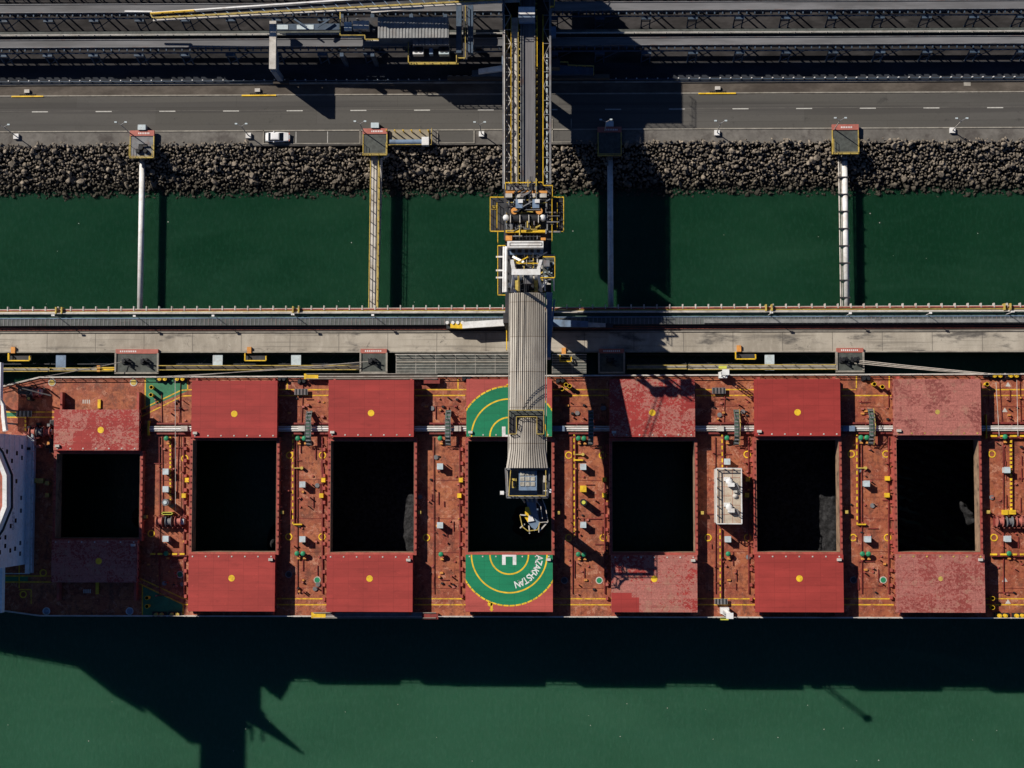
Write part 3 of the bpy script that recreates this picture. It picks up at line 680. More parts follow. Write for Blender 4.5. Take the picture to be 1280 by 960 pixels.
# mooring dolphins on ship side
def dolphin(x0, x1, y0, y1, lab, n):
    z = ZJ + .6; a, b = P(x0, y0, z), P(x1, y1, z)
    t_ = thing('mooring_dolphin', lab, 'mooring dolphin', ((a.x + b.x) / 2, (a.y + b.y) / 2, 0), 'mooring dolphins between jetty and ship')
    MB().box(a.x, b.x, b.y, a.y, z - 1.4, z).build('deck_slab', M['grating'], t_)
    fr = MB()
    for q in ((a.x - .2, a.x + .12, b.y, a.y), (b.x - .12, b.x + .2, b.y, a.y), (a.x - .2, b.x + .2, b.y - .2, b.y + .12)): fr.box(*q, z - .6, z + .22)
    fr.build('edge_beam', M['kerb'], t_)
    rb = MB().box(a.x - .05, b.x + .05, a.y - .1, a.y + .75, z - .5, z + .12).build('red_edge_band', M['pink'], t_)
    tx = MB()
    for k in range(9): tx.box(a.x + .8 + k * .36, a.x + 1.0 + k * .36, a.y + .18, a.y + .48, z + .12, z + .135)
    tx.build('faded_lettering', M['white'], rb)
    for k in range(n):
        c = Vector((a.x + (b.x - a.x) * (k + .6) / (n + .25), (a.y + b.y) / 2 + .3, z)); h = MB()
        h.box(c.x - .9, c.x + .5, c.y - .5, c.y + .5, z, z + .35).cyl(c.x - .3, c.y, z, z + 1.5, .32).cyl(c.x + .35, c.y + .35, z, z + 1.0, .22)
        h.beam((c.x - .6, c.y, z + .8), (c.x + .9, c.y - 1.1, z + .7), .3).beam((c.x - .2, c.y + .2, z + 1.1), (c.x + 1.1, c.y - .2, z + .9), .22).beam((c.x - .9, c.y + .9, z + .5), (c.x - .1, c.y - .2, z + 1.2), .2)
        h.build('quick_release_hook', M['blacksteel'], t_)
    for u in (.2, .8):
        for v in (.25, .75): MB().cyl(a.x + (b.x - a.x) * u, b.y + (a.y - b.y) * v, -3, z - 1.4, .55).build('pile', M['steel'], t_)
    MB().box(a.x + .8, b.x - .8, b.y - .75, b.y - .2, 1.5, 4.4).build('fender_panel', M['blacksteel'], t_)
    return t_
dolphin(145, 197, 441.5, 466, 'wide grey mooring dolphin with two black hook sets near the left end', 2)
dolphin(451, 483, 441, 465.5, 'grey mooring dolphin with pale edge left of the grey gangway deck', 1)
dolphin(749, 780, 441, 465.5, 'mooring dolphin lying dark in the loader shadow', 1)
dolphin(1046, 1079, 440, 464, 'grey mooring dolphin whose pale ropes run right to the ship', 2)
# walkways and trusses between the dolphins
def catwalk(x0, x1, y0, y1, lab, truss=(443.5, 455), deckmat='offwhite', rail=True, z=ZJ - .3, panels=()):
    a, b = P(x0, y0, z), P(x1, y1, z)
    t_ = thing('catwalk', lab, 'catwalk', ((a.x + b.x) / 2, (a.y + b.y) / 2, 3), 'catwalks between the mooring dolphins')
    MB().box(a.x, b.x, b.y, a.y, z - .2, z).build('tread', M[deckmat], t_)
    if rail:
        MB().rail([(a.x, a.y, z), (b.x, a.y, z)], 1.1, 2.4, .05).build('handrail', M['dullyellow'], t_)
        MB().rail([(a.x, b.y, z), (b.x, b.y, z)], 1.1, 2.4, .05).build('handrail', M['dullyellow'], t_)
    if truss:
        p, q = P(x0, truss[0], 3.4), P(x1, truss[1], 3.4); tm = MB()
        for y in (p.y, q.y): tm.beam((p.x, y, 3.4), (q.x, y, 3.4), .18)
        x = p.x; k = 0
        while x < q.x - .5:
            u = min(x + 2.0, q.x); tm.beam((x, p.y if k % 2 else q.y, 3.4), (u, q.y if k % 2 else p.y, 3.4), .08); x = u; k += 1
        tm.build('truss', M['darksteel'], t_)
    for px in panels:
        u, v = P(px, 443.5, z - .05), P(px + 12, 463, z - .05); MB().box(u.x, v.x, v.y, u.y, z - .4, z - .04).build('cross_panel', M['ventbox'] if px > 100 else M['bluesteel'], t_)
    return t_
catwalk(-60, 62, 460.5, 464.5, 'catwalk with lattice side at extreme left below the jetty', deckmat='kerb', panels=(-40,))
catwalk(64, 143, 460.5, 464, 'grey lattice catwalk left of the wide mooring dolphin', deckmat='kerb', panels=(70,))
catwalk(199, 449, 457.5, 462.5, 'long brown catwalk between the two dolphins left of loader', deckmat='verge', panels=(266, 364))
catwalk(784, 858, 457, 461.5, 'shaded catwalk right of the dark mooring dolphin', deckmat='kerb')
catwalk(860, 1044, 456.5, 462, 'pale catwalk left of the dolphin with pale ropes', deckmat='kerb', panels=(956,))
m = P(655, 455, ZJ - .1)
def gangdeck(x0, x1, lab):
    z = ZJ - .1; a, b = P(x0, 443.5, z), P(x1, 467, z)
    t_ = thing('service_deck', lab, 'platform', ((a.x + b.x) / 2, (a.y + b.y) / 2, 3), 'service decks under the loader')
    MB().box(a.x, b.x, b.y, a.y, z - .4, z).build('grating', M['grating'], t_)
    ln = P(640, 452, z).y; MB().box(a.x, b.x, ln - .13, ln + .13, z, z + .12).build('pale_beam', M['kerb'], t_)
    g = MB()
    for yy in (446.5, 449.5, 455.5, 459, 462.5, 465): y = P(640, yy, z).y; g.box(a.x, b.x, y - .03, y + .03, z, z + .03)
    x = a.x
    while x < b.x: g.box(x, x + .06, b.y, a.y, z, z + .035); x += 3.75
    g.build('panel_seam', M['offwhite'], t_)
    MB().rail([(a.x, a.y, z), (b.x, a.y, z)], 1.1, 2.2, .045).build('handrail', M['offwhite'], t_)
    for u in (.1, .5, .9): MB().cyl(a.x + (b.x - a.x) * u, (a.y + b.y) / 2, -3, z - .4, .5).build('pile', M['steel'], t_)
gangdeck(495, 636, 'grey grid floored service deck beside jetty left of the boom')
gangdeck(690, 733, 'shaded service deck beside jetty right of the boom')
for i, (x, y, ln, lab) in enumerate(((12, 437, 26, 'yellow boarding ladder bracket at far left jetty edge'), (307, 437, 26, 'yellow boarding ladder bracket midway along left jetty edge'), (700, 438, 14, 'boarding ladder bracket just right of the boom'), (919, 435, 25, 'yellow boarding ladder bracket right of the loader shadow'))):
    z = ZJ + .3; a = P(x, y, z); b = P(x + ln, y + 14, z)
    t_ = thing('ladder_bracket', lab, 'access ladder', (a.x, a.y, ZJ), 'ladder brackets on the jetty edge')
    MB().rail([(a.x, a.y - .8, ZJ), (a.x, b.y, ZJ), (b.x, b.y, ZJ), (b.x, b.y + .8, ZJ)], .9, 1.2, .09).build('handrail', M['yellow'], t_)
    MB().box(a.x, b.x, b.y, b.y + 1.0, ZJ - .3, ZJ - .1).build('platform', M['darksteel'], t_)
    MB().box(a.x + .3, a.x + 1.1, a.y - .7, a.y + .5, ZJ, ZJ + .5).build('gate_box', M['orange'], t_)
    MB().box(a.x + .5, a.x + .9, b.y + .3, b.y + .6, -2, ZJ - .3).build('ladder', M['dullyellow'], t_)
b0 = P(122, 459, ZJ); b1 = P(145, 463, ZJ)
t_ = thing('orange_gangway', 'short orange and yellow gangway at left side of wide mooring dolphin', 'gangway', b0)
MB().box(b0.x, b0.x + .6, b1.y - .3, b0.y + .3, ZJ - .2, ZJ + .5).build('end_frame', M['orange'], t_)
MB().box(b0.x + .6, b1.x, b1.y, b0.y, ZJ - .2, ZJ + .2).build('tread', M['yellow'], t_)

# ================================================================== SHIP
ship = thing('bulk_carrier', 'huge red decked bulk carrier moored at jetty with seven open coal holds', 'ship', (0, -3, 0))
def sbox(mb, x0, y0, x1, y1, h0, h1):
    a, b = PS(x0, y0, h1), PS(x1, y1, h1); zb = dz((a.x + b.x) / 2)
    return mb.box(a.x, b.x, b.y, a.y, zb + h0, zb + h1)
def spt(px, py, h=0): return PS(px, py, h)
top = [PS(*p) for p in ((-330, 560), (-260, 545), (-160, 520), (-60, 496), (0, 483), (50, 470.8), (700, 468.8), (1232, 466.8), (1480, 466), (1640, 480), (1800, 530), (1850, 610))]
bot = [PS(*p) for p in ((-330, 684), (-260, 706), (-160, 738), (-60, 756), (0, 763.5), (50, 770.3), (640, 771.6), (1232, 773.2), (1480, 774), (1640, 760), (1800, 700), (1850, 612))]
def edge(pts, x):
    for a, b in zip(pts, pts[1:]):
        if a.x <= x <= b.x: return a.y + (b.y - a.y) * (x - a.x) / (b.x - a.x)
    return pts[0].y if x < pts[0].x else pts[-1].y
hm = MB()
out = [(p.x, p.y) for p in top] + [(p.x, p.y) for p in bot[::-1]]
n = len(out)
hm.add([(x, y, -1.5) for x, y in out] + [(x, y, dz(x) - .02) for x, y in out], [(i, i + n, (i + 1) % n + n, (i + 1) % n) for i in range(n)])
hm.build('hull', M['hull'], ship)
HT = [(68, 512, 173, 563), (240, 476, 346, 547), (411, 475, 517, 546), (583, 474, 690, 546), (762, 474, 869, 546), (943, 474, 1051, 545), (1117, 474, 1227, 544), (1294, 473, 1404, 543)]
HB = [(65, 675, 171, 728), (236, 693, 343, 764.5), (408.5, 693.5, 515.5, 765), (582, 693, 691, 765), (764, 694, 872, 765.5), (944, 693, 1055, 765.5), (1120, 693, 1232, 766), (1299, 693, 1411, 766)]
OP = [(71, 567, 173.5, 673), (241, 550, 344.5, 690), (413.5, 551, 517, 690.5), (585, 551, 689.5, 690.5), (765, 551, 869, 690.5), (945, 549.5, 1050, 690), (1120, 549, 1225.5, 690), (1297, 549, 1404, 690)]
ops = []
for (x0, y0, x1, y1) in OP:
    a, b = PS(x0, y0, 1.9), PS(x1, y1, 1.9); ops.append((a.x, b.x, b.y, a.y))
dzp = lambda p: dz(p[0]); dzb = lambda p: dz(p[0]) - .35
dk = MB()
def dpoly(x0, x1, lo, hi):
    xs = [x0] + [p.x for p in top + bot if x0 < p.x < x1] + [x1]; xs = sorted(set(xs))
    for u, v in zip(xs, xs[1:]):
        f = lambda g, x: g(x) if callable(g) else g
        dk.prism([(u, f(lo, u)), (v, f(lo, v)), (v, f(hi, v)), (u, f(hi, u))], dzb, dzp)
eT = lambda x: edge(top, x); eB = lambda x: edge(bot, x)
px_ = top[0].x
for (xa, xb, ya, yb) in ops:
    dpoly(px_, xa, eB, eT); dpoly(xa, xb, eB, ya); dpoly(xa, xb, yb, eT); px_ = xb
dpoly(px_, top[-1].x, eB, eT)
dk.build('main_deck', M['deck'], ship)
# gunwale bars and guard rails
for pts, nm in ((top, 'gunwale'), (bot, 'gunwale')):
    m = MB(); s = -1 if pts is top else 1
    for a, b in zip(pts, pts[1:]): m.beam((a.x, a.y + s * .12, a.z + .12), (b.x, b.y + s * .12, b.z + .12), .26, .26)
    m.build(nm, M['offwhite'], ship)
    m = MB()
    for a, b in zip(pts[:-2], pts[1:-1]): m.rail([(a.x, a.y + s * .2, a.z), (b.x, b.y + s * .2, b.z)], 1.15, 1.9, .05)
    m.build('guard_rail', M['offwhite'], ship)
mats_t = ['hatch_peel', 'hatch', 'hatch', 'helideck_red', 'hatch_peel_b', 'hatch', 'hatch_bare', 'hatch']
mats_b = ['hatch_peel_c', 'hatch_b', 'hatch_b', 'helideck_red', 'hatch_peel_d', 'hatch_b', 'hatch_bare_b', 'hatch_b']
lbl = {'hatch_peel': 'red hatch cover with large peeled pink patches', 'hatch_peel_c': 'shaded hatch cover with flaked mottled paint', 'hatch_peel_b': 'red hatch cover with blotchy pink bare patches', 'hatch_peel_d': 'pink flaked hatch cover with a fresh red corner',
       'hatch_bare': 'hatch cover weathered to pale dusty pink', 'hatch_bare_b': 'hatch cover mottled pink and dark red', 'helideck_red': 'red hatch cover carrying half of the green helicopter circle'}
covers = []
for i, (xa, xb, ya, yb) in enumerate(ops):
    zc = dz((xa + xb) / 2); w = .5
    c = MB()
    for q in ((xa - w, xa, ya - w, yb + w), (xb, xb + w, ya - w, yb + w), (xa, xb, ya - w, ya), (xa, xb, yb, yb + w)): c.box(*q, zc - .5, zc + 1.9)
    x = xa + 1
    while x < xb: c.box(x, x + .12, ya - w - .35, ya - w, zc - .2, zc + 1.6).box(x, x + .12, yb + w, yb + w + .35, zc - .2, zc + 1.6); x += 2.4
    y = ya + .8
    while y < yb: c.box(xa - w - .35, xa - w, y, y + .12, zc - .2, zc + 1.6).box(xb + w, xb + w + .35, y, y + .12, zc - .2, zc + 1.6); y += 2.4
    co = c.build('hatch_coaming', M['coaming'], ship)
    cl = MB(); y = ya + .4
    while y < yb: cl.box(xb + .16, xb + .4, y, y + .25, zc + 1.9, zc + 2.02).box(xa - .4, xa - .16, y + .5, y + .75, zc + 1.9, zc + 2.02); y += 1.15
    cl.build('cleat_row', M['darkred'], co)
    li = MB(); d = .03
    for q in ((xa, xa + d, ya, yb), (xb - d, xb, ya, yb), (xa + d, xb - d, ya, ya + d), (xa + d, xb - d, yb - d, yb)): li.box(*q, zc - 1.4, zc + 1.93)
    li.build('coaming_lining', M['coaming_in'], co)
    # hold below deck
    hx, hy = 4.2, 8.5; h = MB(); X_0, X_1, Y_0, Y_1 = xa - hx, xb + hx, max(ya - hy, -23.5), min(yb + hy, 18.2); zt, zb_ = zc - .45, zc - 24
    h.add([(X_0, Y_0, zb_), (X_1, Y_0, zb_), (X_1, Y_1, zb_), (X_0, Y_1, zb_), (X_0, Y_0, zt), (X_1, Y_0, zt), (X_1, Y_1, zt), (X_0, Y_1, zt)], [(0, 1, 2, 3), (0, 4, 5, 1), (1, 5, 6, 2), (2, 6, 7, 3), (3, 7, 4, 0)])
    if i < 7: h.build('cargo_hold', M['hold'], ship)
    # side rails that carry the covers
    for x in (xa + .6, xb - .6):
        MB().box(x - .2, x + .2, yb + w, min(yb + 11.2, eT(x) - .5), zc - .2, zc + 1.7).build('cover_rail', M['coaming'], ship); MB().box(x - .2, x + .2, max(ya - 11.2, eB(x) + .5), ya - w, zc - .2, zc + 1.7).build('cover_rail', M['coaming'], ship)
    for (bx, mm, nm) in ((HT[i], mats_t[i], 't'), (HB[i], mats_b[i], 'b')):
        a, b = PS(bx[0], bx[1], 3.2), PS(bx[2], bx[3], 3.2)
        hc = MB().box(a.x, b.x, b.y, a.y, zc + 1.95, zc + 3.2)
        hc.box(a.x + .05, b.x - .05, b.y - .05, b.y, zc + 1.5, zc + 3.1)
        ho = hc.build('hatch_cover', M[mm], ship, lbl.get(mm))
        covers.append((a, b, zc + 3.2, ho, nm))
        inn = b.y + .35 if nm == 't' else a.y - .35
        lg = MB()
        for k in range(7):
            if i == 3 and k == 3: continue
            x = a.x + .7 + (b.x - a.x - 1.4) * k / 6; lg.box(x - .12, x + .12, inn - .12, inn + .12, zc + 3.2, zc + 3.27)
        lg.build('lashing_lug_row', M['dullyellow'] if 'bare' in mm else M['offwhite'], ho)
        wx = a.x + .75 if nm == 't' else b.x - .75
        MB().box(wx - .38, wx + .38, inn - .1 + (.35 if nm == 't' else -.65), inn + .35 + (.35 if nm == 't' else -.65), zc + 3.2, zc + 3.62).build('lock_box', M['offwhite'], ho)
        ws = MB()
        for k in range(5):
            y = b.y + .8 + (a.y - b.y - 1.6) * k / 4; ws.box(a.x - .22, a.x, y - .2, y + .2, zc + 2.1, zc + 2.6).box(b.x, b.x + .22, y - .2, y + .2, zc + 2.1, zc + 2.6)
        ws.build('wheel_row', M['darkred'], ho)
        if i == 3: continue
        # yellow centre mark
        cx, cy = (a.x + b.x) / 2, (a.y + b.y) / 2
        if i == 0: cx += .8
        cy += -.85 if nm == 't' and i else .85 if i else 0
        mk = MB().cyl(cx, cy, zc + 3.2, zc + 3.225 if i != 6 else zc + 3.21, .58 if i != 6 else .42, 20); mk.build('centre_mark', M['yellow'] if i != 6 else M['dullyellow'], ho)
# fresh red corner on the flaked cover, painted helideck
a, b, z, ho, _ = covers[9]
MB().box(a.x + .02, a.x + 4.9, b.y + .02, b.y + 2.6, z - .2, z + .006).box(a.x + .02, a.x + 3.6, b.y + 2.6, b.y + 3.4, z - .2, z + .006).build('red_patch', M['hatch'], ho)
for (a, b, z, ho, nm) in (covers[6], covers[7]):
    cy = b.y + .04 if nm == 't' else a.y - .04
    cx = PS(636.5, 693, 3.2).x if nm == 'b' else PS(636.3, 546, 3.2).x
    clip = (a.x + .01, b.x - .01, cy, a.y) if nm == 't' else (a.x + .01, b.x - .01, b.y, cy)
    A0, A1 = (0, math.pi) if nm == 't' else (-math.pi, 0)
    g = MB().arc((cx, cy), 0, 9.0, A0, A1, z - .05, z + .006, 64, clip); g.build('green_circle', M['helideck'], ho)
    rr = MB()
    for r0, r1, n in ((3.3, 3.56, 40), (6.6, 6.85, 60)): rr.arc((cx, cy), r0, r1, A0, A1, z - .02, z + .012, n, clip)
    for k in range(26):
        t0 = A0 + (A1 - A0) * k / 26; rr.arc((cx, cy), 8.88, 9.15, t0 + .008, t0 + (A1 - A0) / 26 - .012, z - .02, z + .012, 4, clip)
    rr.build('yellow_ring', M['yellow'], ho)
    s = 1 if nm == 't' else -1; hh = MB()
    for x in (-.95, .95): hh.box(cx + x - .32, cx + x + .32, cy, cy + s * 1.8, z - .02, z + .012)
    hh.box(cx - .63, cx + .63, cy, cy + s * .33, z - .02, z + .012); hh.build('letter_h', M['white'], ho)
    if nm == 'b':
        MB().cyl(PS(612.5, 755, 3.2).x, PS(612.5, 755, 3.2).y, z - .02, z + .012, .42, 18).build('yellow_dot', M['yellow'], ho)
        p = PS(614.5, 758.5, 3.2); MB().box(p.x - .2, p.x + .2, p.y - .55, p.y + .65, z - .02, z + .012).prism([(p.x - .4, p.y - .45), (p.x + .4, p.y - .45), (p.x, p.y - .85)], z - .02, z + .0125).build('yellow_arrow', M['yellow'], ho)
        tm_ = MB()
        for k, ch in enumerate('AZAKHSTAN'):
            th = -math.radians(6 + 8.55 * k); r = 5.35
            text_mesh(tm_, ch, 1.75, Matrix.Translation((cx + r * math.cos(th), cy + r * math.sin(th), z + .01)) @ Matrix.Rotation(th - math.pi / 2, 4, 'Z'), .82, .004, .03)
        tm_.build('lettering', M['white'], ho)
    else:
        MB().cyl(PS(634.5, 481.5, 3.2).x, PS(634.5, 481.5, 3.2).y, z - .02, z + .012, .25, 12).build('yellow_dot', M['yellow'], ho)
# coal inside holds
import mathutils.noise as mn
coal = [(21.5, [('px', 165, 648, 13.5, 1.7, 1.5)], 'small coal heap against the right wall of the leftmost hold'),
        (22, [('px', 339, 680, 12.0, 1.5, 2.6)], 'coal heap low in the corner of second hold from left'),
        (13.2, [(1.02, .22, 3.0, 3.4, 5)], 'sunlit grey coal slope in hold between plain red covers left of helideck'),
        (21, [(.72, .25, 4, 3, 3)], 'dark coal in the hold right under the loader chute'),
        (23, [], 'coal lying in full shade in hold right of the loader'),
        (12.9, [(1.1, .1, .8, 3, 5)], 'large grey lit coal slope in hold beside the white deckhouse'),
        (19, [('px', 1205, 630, 8.0, .9, .8), ('px', 1214, 640, 8.2, 1.0, .9), ('px', 1221, 652, 8.6, 1.0, .9)], 'rippled coal heap in the hold between weathered pink covers')]
for i, (d, hp, lab) in enumerate(coal):
    xa, xb, ya, yb = ops[i]; zc = dz((xa + xb) / 2) + 1.9; mb = MB(); nx, ny = 84, 110
    for n_, e_ in enumerate(hp):
        if e_[0] == 'px': q = PS(e_[1], e_[2], 1.9 - (d - e_[3] + .8)); hp[n_] = ((q.x - xa) / (xb - xa), (q.y - ya) / (yb - ya), e_[3], e_[4], e_[5])
    X_0, X_1, Y_0, Y_1 = xa - 4, xb + 4, max(ya - 8, -23), min(yb + 8, 17.8)
    for j in range(ny + 1):
        for k in range(nx + 1):
            x = X_0 + (X_1 - X_0) * k / nx; y = Y_0 + (Y_1 - Y_0) * j / ny; z = zc - d
            z += .35 * mn.noise((x * .25, y * .25, i)) + .35 * mn.noise((x * .8, y * .8, i + 5)) + .16 * mn.noise((x * 2.1, y * 2.1, i))
            for (u, v, hgt, sx, sy) in hp:
                q = math.hypot((x - (xa + (xb - xa) * u)) / sx, (y - (ya + (yb - ya) * v)) / sy); z += hgt * max(0, 1 - q * .45) ** 1.2
            if i == 6: z += .55 * math.sin(x * 1.1 + y * 3.1 + 1.5 * mn.noise((x * .6, y * .6, 2))) + .5 * mn.noise((x * 1.6, y * 1.6, 9)) - .8
            mb.v.append((x, y, z))
    for j in range(ny):
        for k in range(nx): q = j * (nx + 1) + k; mb.f.append((q, q + 1, q + nx + 2, q + nx + 1))
    o = mb.build('coal_heap', M['coal'], None, smooth=True); tag(o, lab, 'coal heap', 'coal in the ship holds')

# ---- deck fittings (parts of the ship)
def ring(px, py, mat='yellow', r=.66, fill=None):
    p = PS(px, py, .05); MB().arc((p.x, p.y), r - .19, r, 0, 2 * math.pi, p.z - .1, p.z + .03, 24).build('manhole_ring', M[mat], ship)
    if fill: MB().cyl(p.x, p.y, p.z - .1, p.z + .045, r - .16, 20).build('manhole_lid', M[fill], ship)
for p in ((362, 569), (403, 569), (361, 671), (402.5, 671), (533, 672), (711, 569), (753, 569), (711, 672), (754, 672), (934, 568), (885, 672), (934.5, 672), (1064, 567.5), (1107.5, 567.5), (1066.5, 672), (1109.5, 672), (1240, 567.5), (1242.5, 672), (231, 573), (189, 667), (29, 743), (54, 716)): ring(*p)
for p in ((225, 718), (396.5, 725), (749, 725.5), (1104, 725)): ring(p[0], p[1], 'offwhite', .64, 'vent')
for p in ((361, 718), (705.5, 725.5), (1067, 725)): ring(p[0], p[1], 'steel', .64, 'darksteel')  # dark copies of the manholes: hatch shade put into their colours
for p in ((58, 764), (162, 764), (65, 478), (167, 478)): ring(p[0], p[1], 'ventbox' if p[1] > 700 else 'offwhite', .7, 'bluesteel' if p[1] > 700 else 'dullyellow')
def ventbox(px, py, mt='ventbox', h=1.5, s=.47):
    p = PS(px, py, h); z = dz(p.x)
    o = MB().box(p.x - s, p.x + s, p.y - s, p.y + s, z, z + h).build('vent_box', M[mt], ship)
    MB().box(p.x - s - .07, p.x + s + .07, p.y - s - .07, p.y + s + .07, z + h, z + h + .1).build('vent_lid', M[mt], o)
for p in ((378, 605.5), (378, 674), (550, 583), (550, 656.5), (729, 583.5), (729, 656), (909, 577), (910, 674), (1083.5, 604.5), (1085, 674), (1259, 587.5), (1260, 673.5), (207, 589.5), (207, 611.5), (207, 673.5)): ventbox(*p)
ventbox(729, 611, 'yellow', 1.4, .5)
for p in ((59, 604), (314 - 255, 619)): ventbox(p[0], p[1], 'dullyellow', .9, .3)
def mush(px, py, mt='vent'):
    p = PS(px, py, 1.3); z = dz(p.x); m = MB().cyl(p.x, p.y, z, z + .95, .2, 8).cyl(p.x, p.y, z + .85, z + 1.1, .46, 12).dome(p.x, p.y, z + 1.1, .46, .22)
    m.build('mushroom_vent', M[mt], ship)
    MB().box(p.x - .1, p.x + .45, p.y - 1.05, p.y - .7, z, z + .5).build('valve', M['orange'], ship)
for p in ((372, 548), (380, 548), (371, 692), (378.5, 692), (550, 548), (551, 693), (723, 548), (730, 548), (723, 693), (730, 693), (909, 547.5), (910.5, 692.5), (1076.5, 547), (1084, 547), (1078.5, 692.5), (1086, 692.5), (1257, 546), (1262, 692), (207, 692), (207.5, 548)): mush(*p)
def post(px, py, mt='yellow', h=1.2, s=.34):
    p = PS(px, py, h); z = dz(p.x); MB().box(p.x - s, p.x + s, p.y - s * 1.1, p.y + s * 1.1, z, z + h).build('deck_light', M[mt], ship)
for p in ((404, 600), (401.5, 619.5), (576, 600), (574, 619.5), (755.5, 599.5), (755.5, 619), (935, 599), (934, 619), (1110, 598), (1109.5, 619), (233.5, 600), (229.5, 619.5), (352.5, 640.5), (524.5, 640.5), (698, 641), (878, 641), (1058.5, 640), (1236, 640), (181, 646)):
    post(*p, mt='yellow' if p[1] < 630 else 'dullyellow', s=.36 if p[1] < 630 else .26)
def roundpost(px, py, mt='blacksteel', r=.55, h=2.4, capm='lime'):
    p = PS(px, py, h); z = dz(p.x); o = MB().cyl(p.x, p.y, z, z + h, r, 16).build('ventilator', M[mt], ship); MB().cyl(p.x, p.y, z + h, z + h + .12, r * .55, 12).build('ventilator_cap', M[capm], o)
roundpost(729.5, 628, r=.62, h=2.6); roundpost(206.5, 628, 'steel', .62, 2.6, 'ventbox')
# bollards
def bollard(px, py, mt='yellow', h=1.5, r=.38):
    p = PS(px, py, h); z = dz(p.x); m = MB().cyl(p.x, p.y, z, z + h, r * .8, 14).cyl(p.x, p.y, z + h - .2, z + h, r, 14); m.build('bollard', M[mt], ship)
for p in ((189, 484), (188.5, 493.5), (183.5, 747.5), (183.5, 758), (707.5, 481), (712, 482.5), (702.5, 486), (1093, 480), (1103, 483.5), (1234, 480), (1241, 748), (1241, 759.5)): bollard(*p)
def roller(px, py, mt='yellow'):
    p = PS(px, py, .9); z = dz(p.x); MB().box(p.x - 1.25, p.x + 1.25, p.y - .5, p.y + .5, z, z + .35).build('fairlead_base', M['blacksteel'], ship)
    for s in (-.5, .5): MB().cyl(p.x + s, p.y, z + .35, z + .95, .36, 14).cyl(p.x + s, p.y, z + .95, z + 1.02, .14, 10).build('fairlead_roller', M[mt], ship)
for p in ((202.5, 472.5), (224.5, 472.5), (1247, 468.5), (1267.5, 468.5), (198, 770), (218, 770), (1253.5, 771.5), (1275, 771.5)): roller(p[0], p[1] + (1 if p[1] < 600 else -1.5), 'yellow' if p[0] > 600 or p[1] < 600 else 'dullyellow')
for p in ((352, 474), (377, 476.5), (583, 473), (1083, 473), (700.5, 476), (1236, 469)):
    q = PS(p[0], p[1], .8); z = dz(q.x); MB().box(q.x - .8, q.x + .8, q.y - .4, q.y + .4, z, z + .4).cyl(q.x - .4, q.y, z + .4, z + .95, .3).cyl(q.x + .4, q.y, z + .4, z + .95, .3).build('fairlead', M['blacksteel'], ship)
# long pipe bundle, with trays and supports
for py, r, mt, h in ((533.6, .15, 'offwhite', .8), (536.2, .17, 'white', .8), (538.6, .13, 'offwhite', .75)):
    a, b = PS(186, py, h), PS(1480, py - .8, h); MB().tube(a, b, r, 8).build('deck_pipe', M[mt], ship)
for py in (529.5, 542):
    a, b = PS(186, py, .4), PS(1480, py - .8, .4); MB().beam(a, b, .3, .3).build('cable_tray', M['darkred'], ship)
for x in (230, 377, 572, 900.5, 698, 1061):
    p = PS(x, 535.6, 1.3); z = dz(p.x); s = 1.1 if x in (698, 1061) else .62
    MB().box(p.x - s, p.x + s, p.y - .48, p.y + .48, z, z + 1.3).build('valve_cabinet', M['bluesteel' if s > 1 else 'offwhite'], ship)
x = PS(190, 536, 0).x
sp = MB()
while x < PS(1480, 536, 0).x:
    y = PS(640, 536, .3).y; z = dz(x); sp.box(x, x + .14, y - .7, y + .8, z, z + .62); x += 4.3
sp.build('pipe_support', M['darkred'], ship)
# footbridges over the pipes
for x, y0, y1 in ((385.5, 513, 557), (560, 512, 557), (738.5, 512, 556), (921, 511.5, 556), (1089.5, 510.5, 555.5)):
    h = 1.9; a, b = PS(x - 3.2, y0, h), PS(x + 3.2, y1, h); z = dz(a.x)
    o = MB().box(a.x, b.x, b.y + 1.4, a.y - 1.4, z + h - .12, z + h).hexa([(a.x, b.y, z + .3), (b.x, b.y, z + .3), (b.x, b.y + 1.4, z + h - .12), (a.x, b.y + 1.4, z + h - .12)], [(a.x, b.y, z + .4), (b.x, b.y, z + .4), (b.x, b.y + 1.4, z + h - .01), (a.x, b.y + 1.4, z + h - .01)]).hexa([(a.x, a.y - 1.4, z + h - .12), (b.x, a.y - 1.4, z + h - .12), (b.x, a.y, z + .3), (a.x, a.y, z + .3)], [(a.x, a.y - 1.4, z + h - .01), (b.x, a.y - 1.4, z + h - .01), (b.x, a.y, z + .4), (a.x, a.y, z + .4)]).build('footbridge', M['greengrating'], ship)
    tr = MB()
    for k in range(10): y = b.y + (a.y - b.y) * (k + .5) / 10; zz = z + h - (.25 + .35 * max(0, abs(k - 4.5) - 2.5)); tr.box(a.x, b.x, y - .12, y + .12, zz + .2, zz + .30)
    tr.build('tread_row', M['steel'], o)
    rl_ = MB()
    for u in (a.x, b.x): rl_.rail([(u, b.y, z + .2), (u, b.y + 1.6, z + h), (u, a.y - 1.6, z + h), (u, a.y, z + .2)], .8, 3, .025, False)
    rl_.build('handrail', M['steel'], o)
    if x > 900: MB().rail([(b.x + .12, b.y, z + .6), (b.x + .12, (a.y + b.y) / 2, z + h + .3), (b.x + .12, a.y, z + .6)], .7, 2, .04).build('yellow_grab_rail', M['dullyellow'], o)
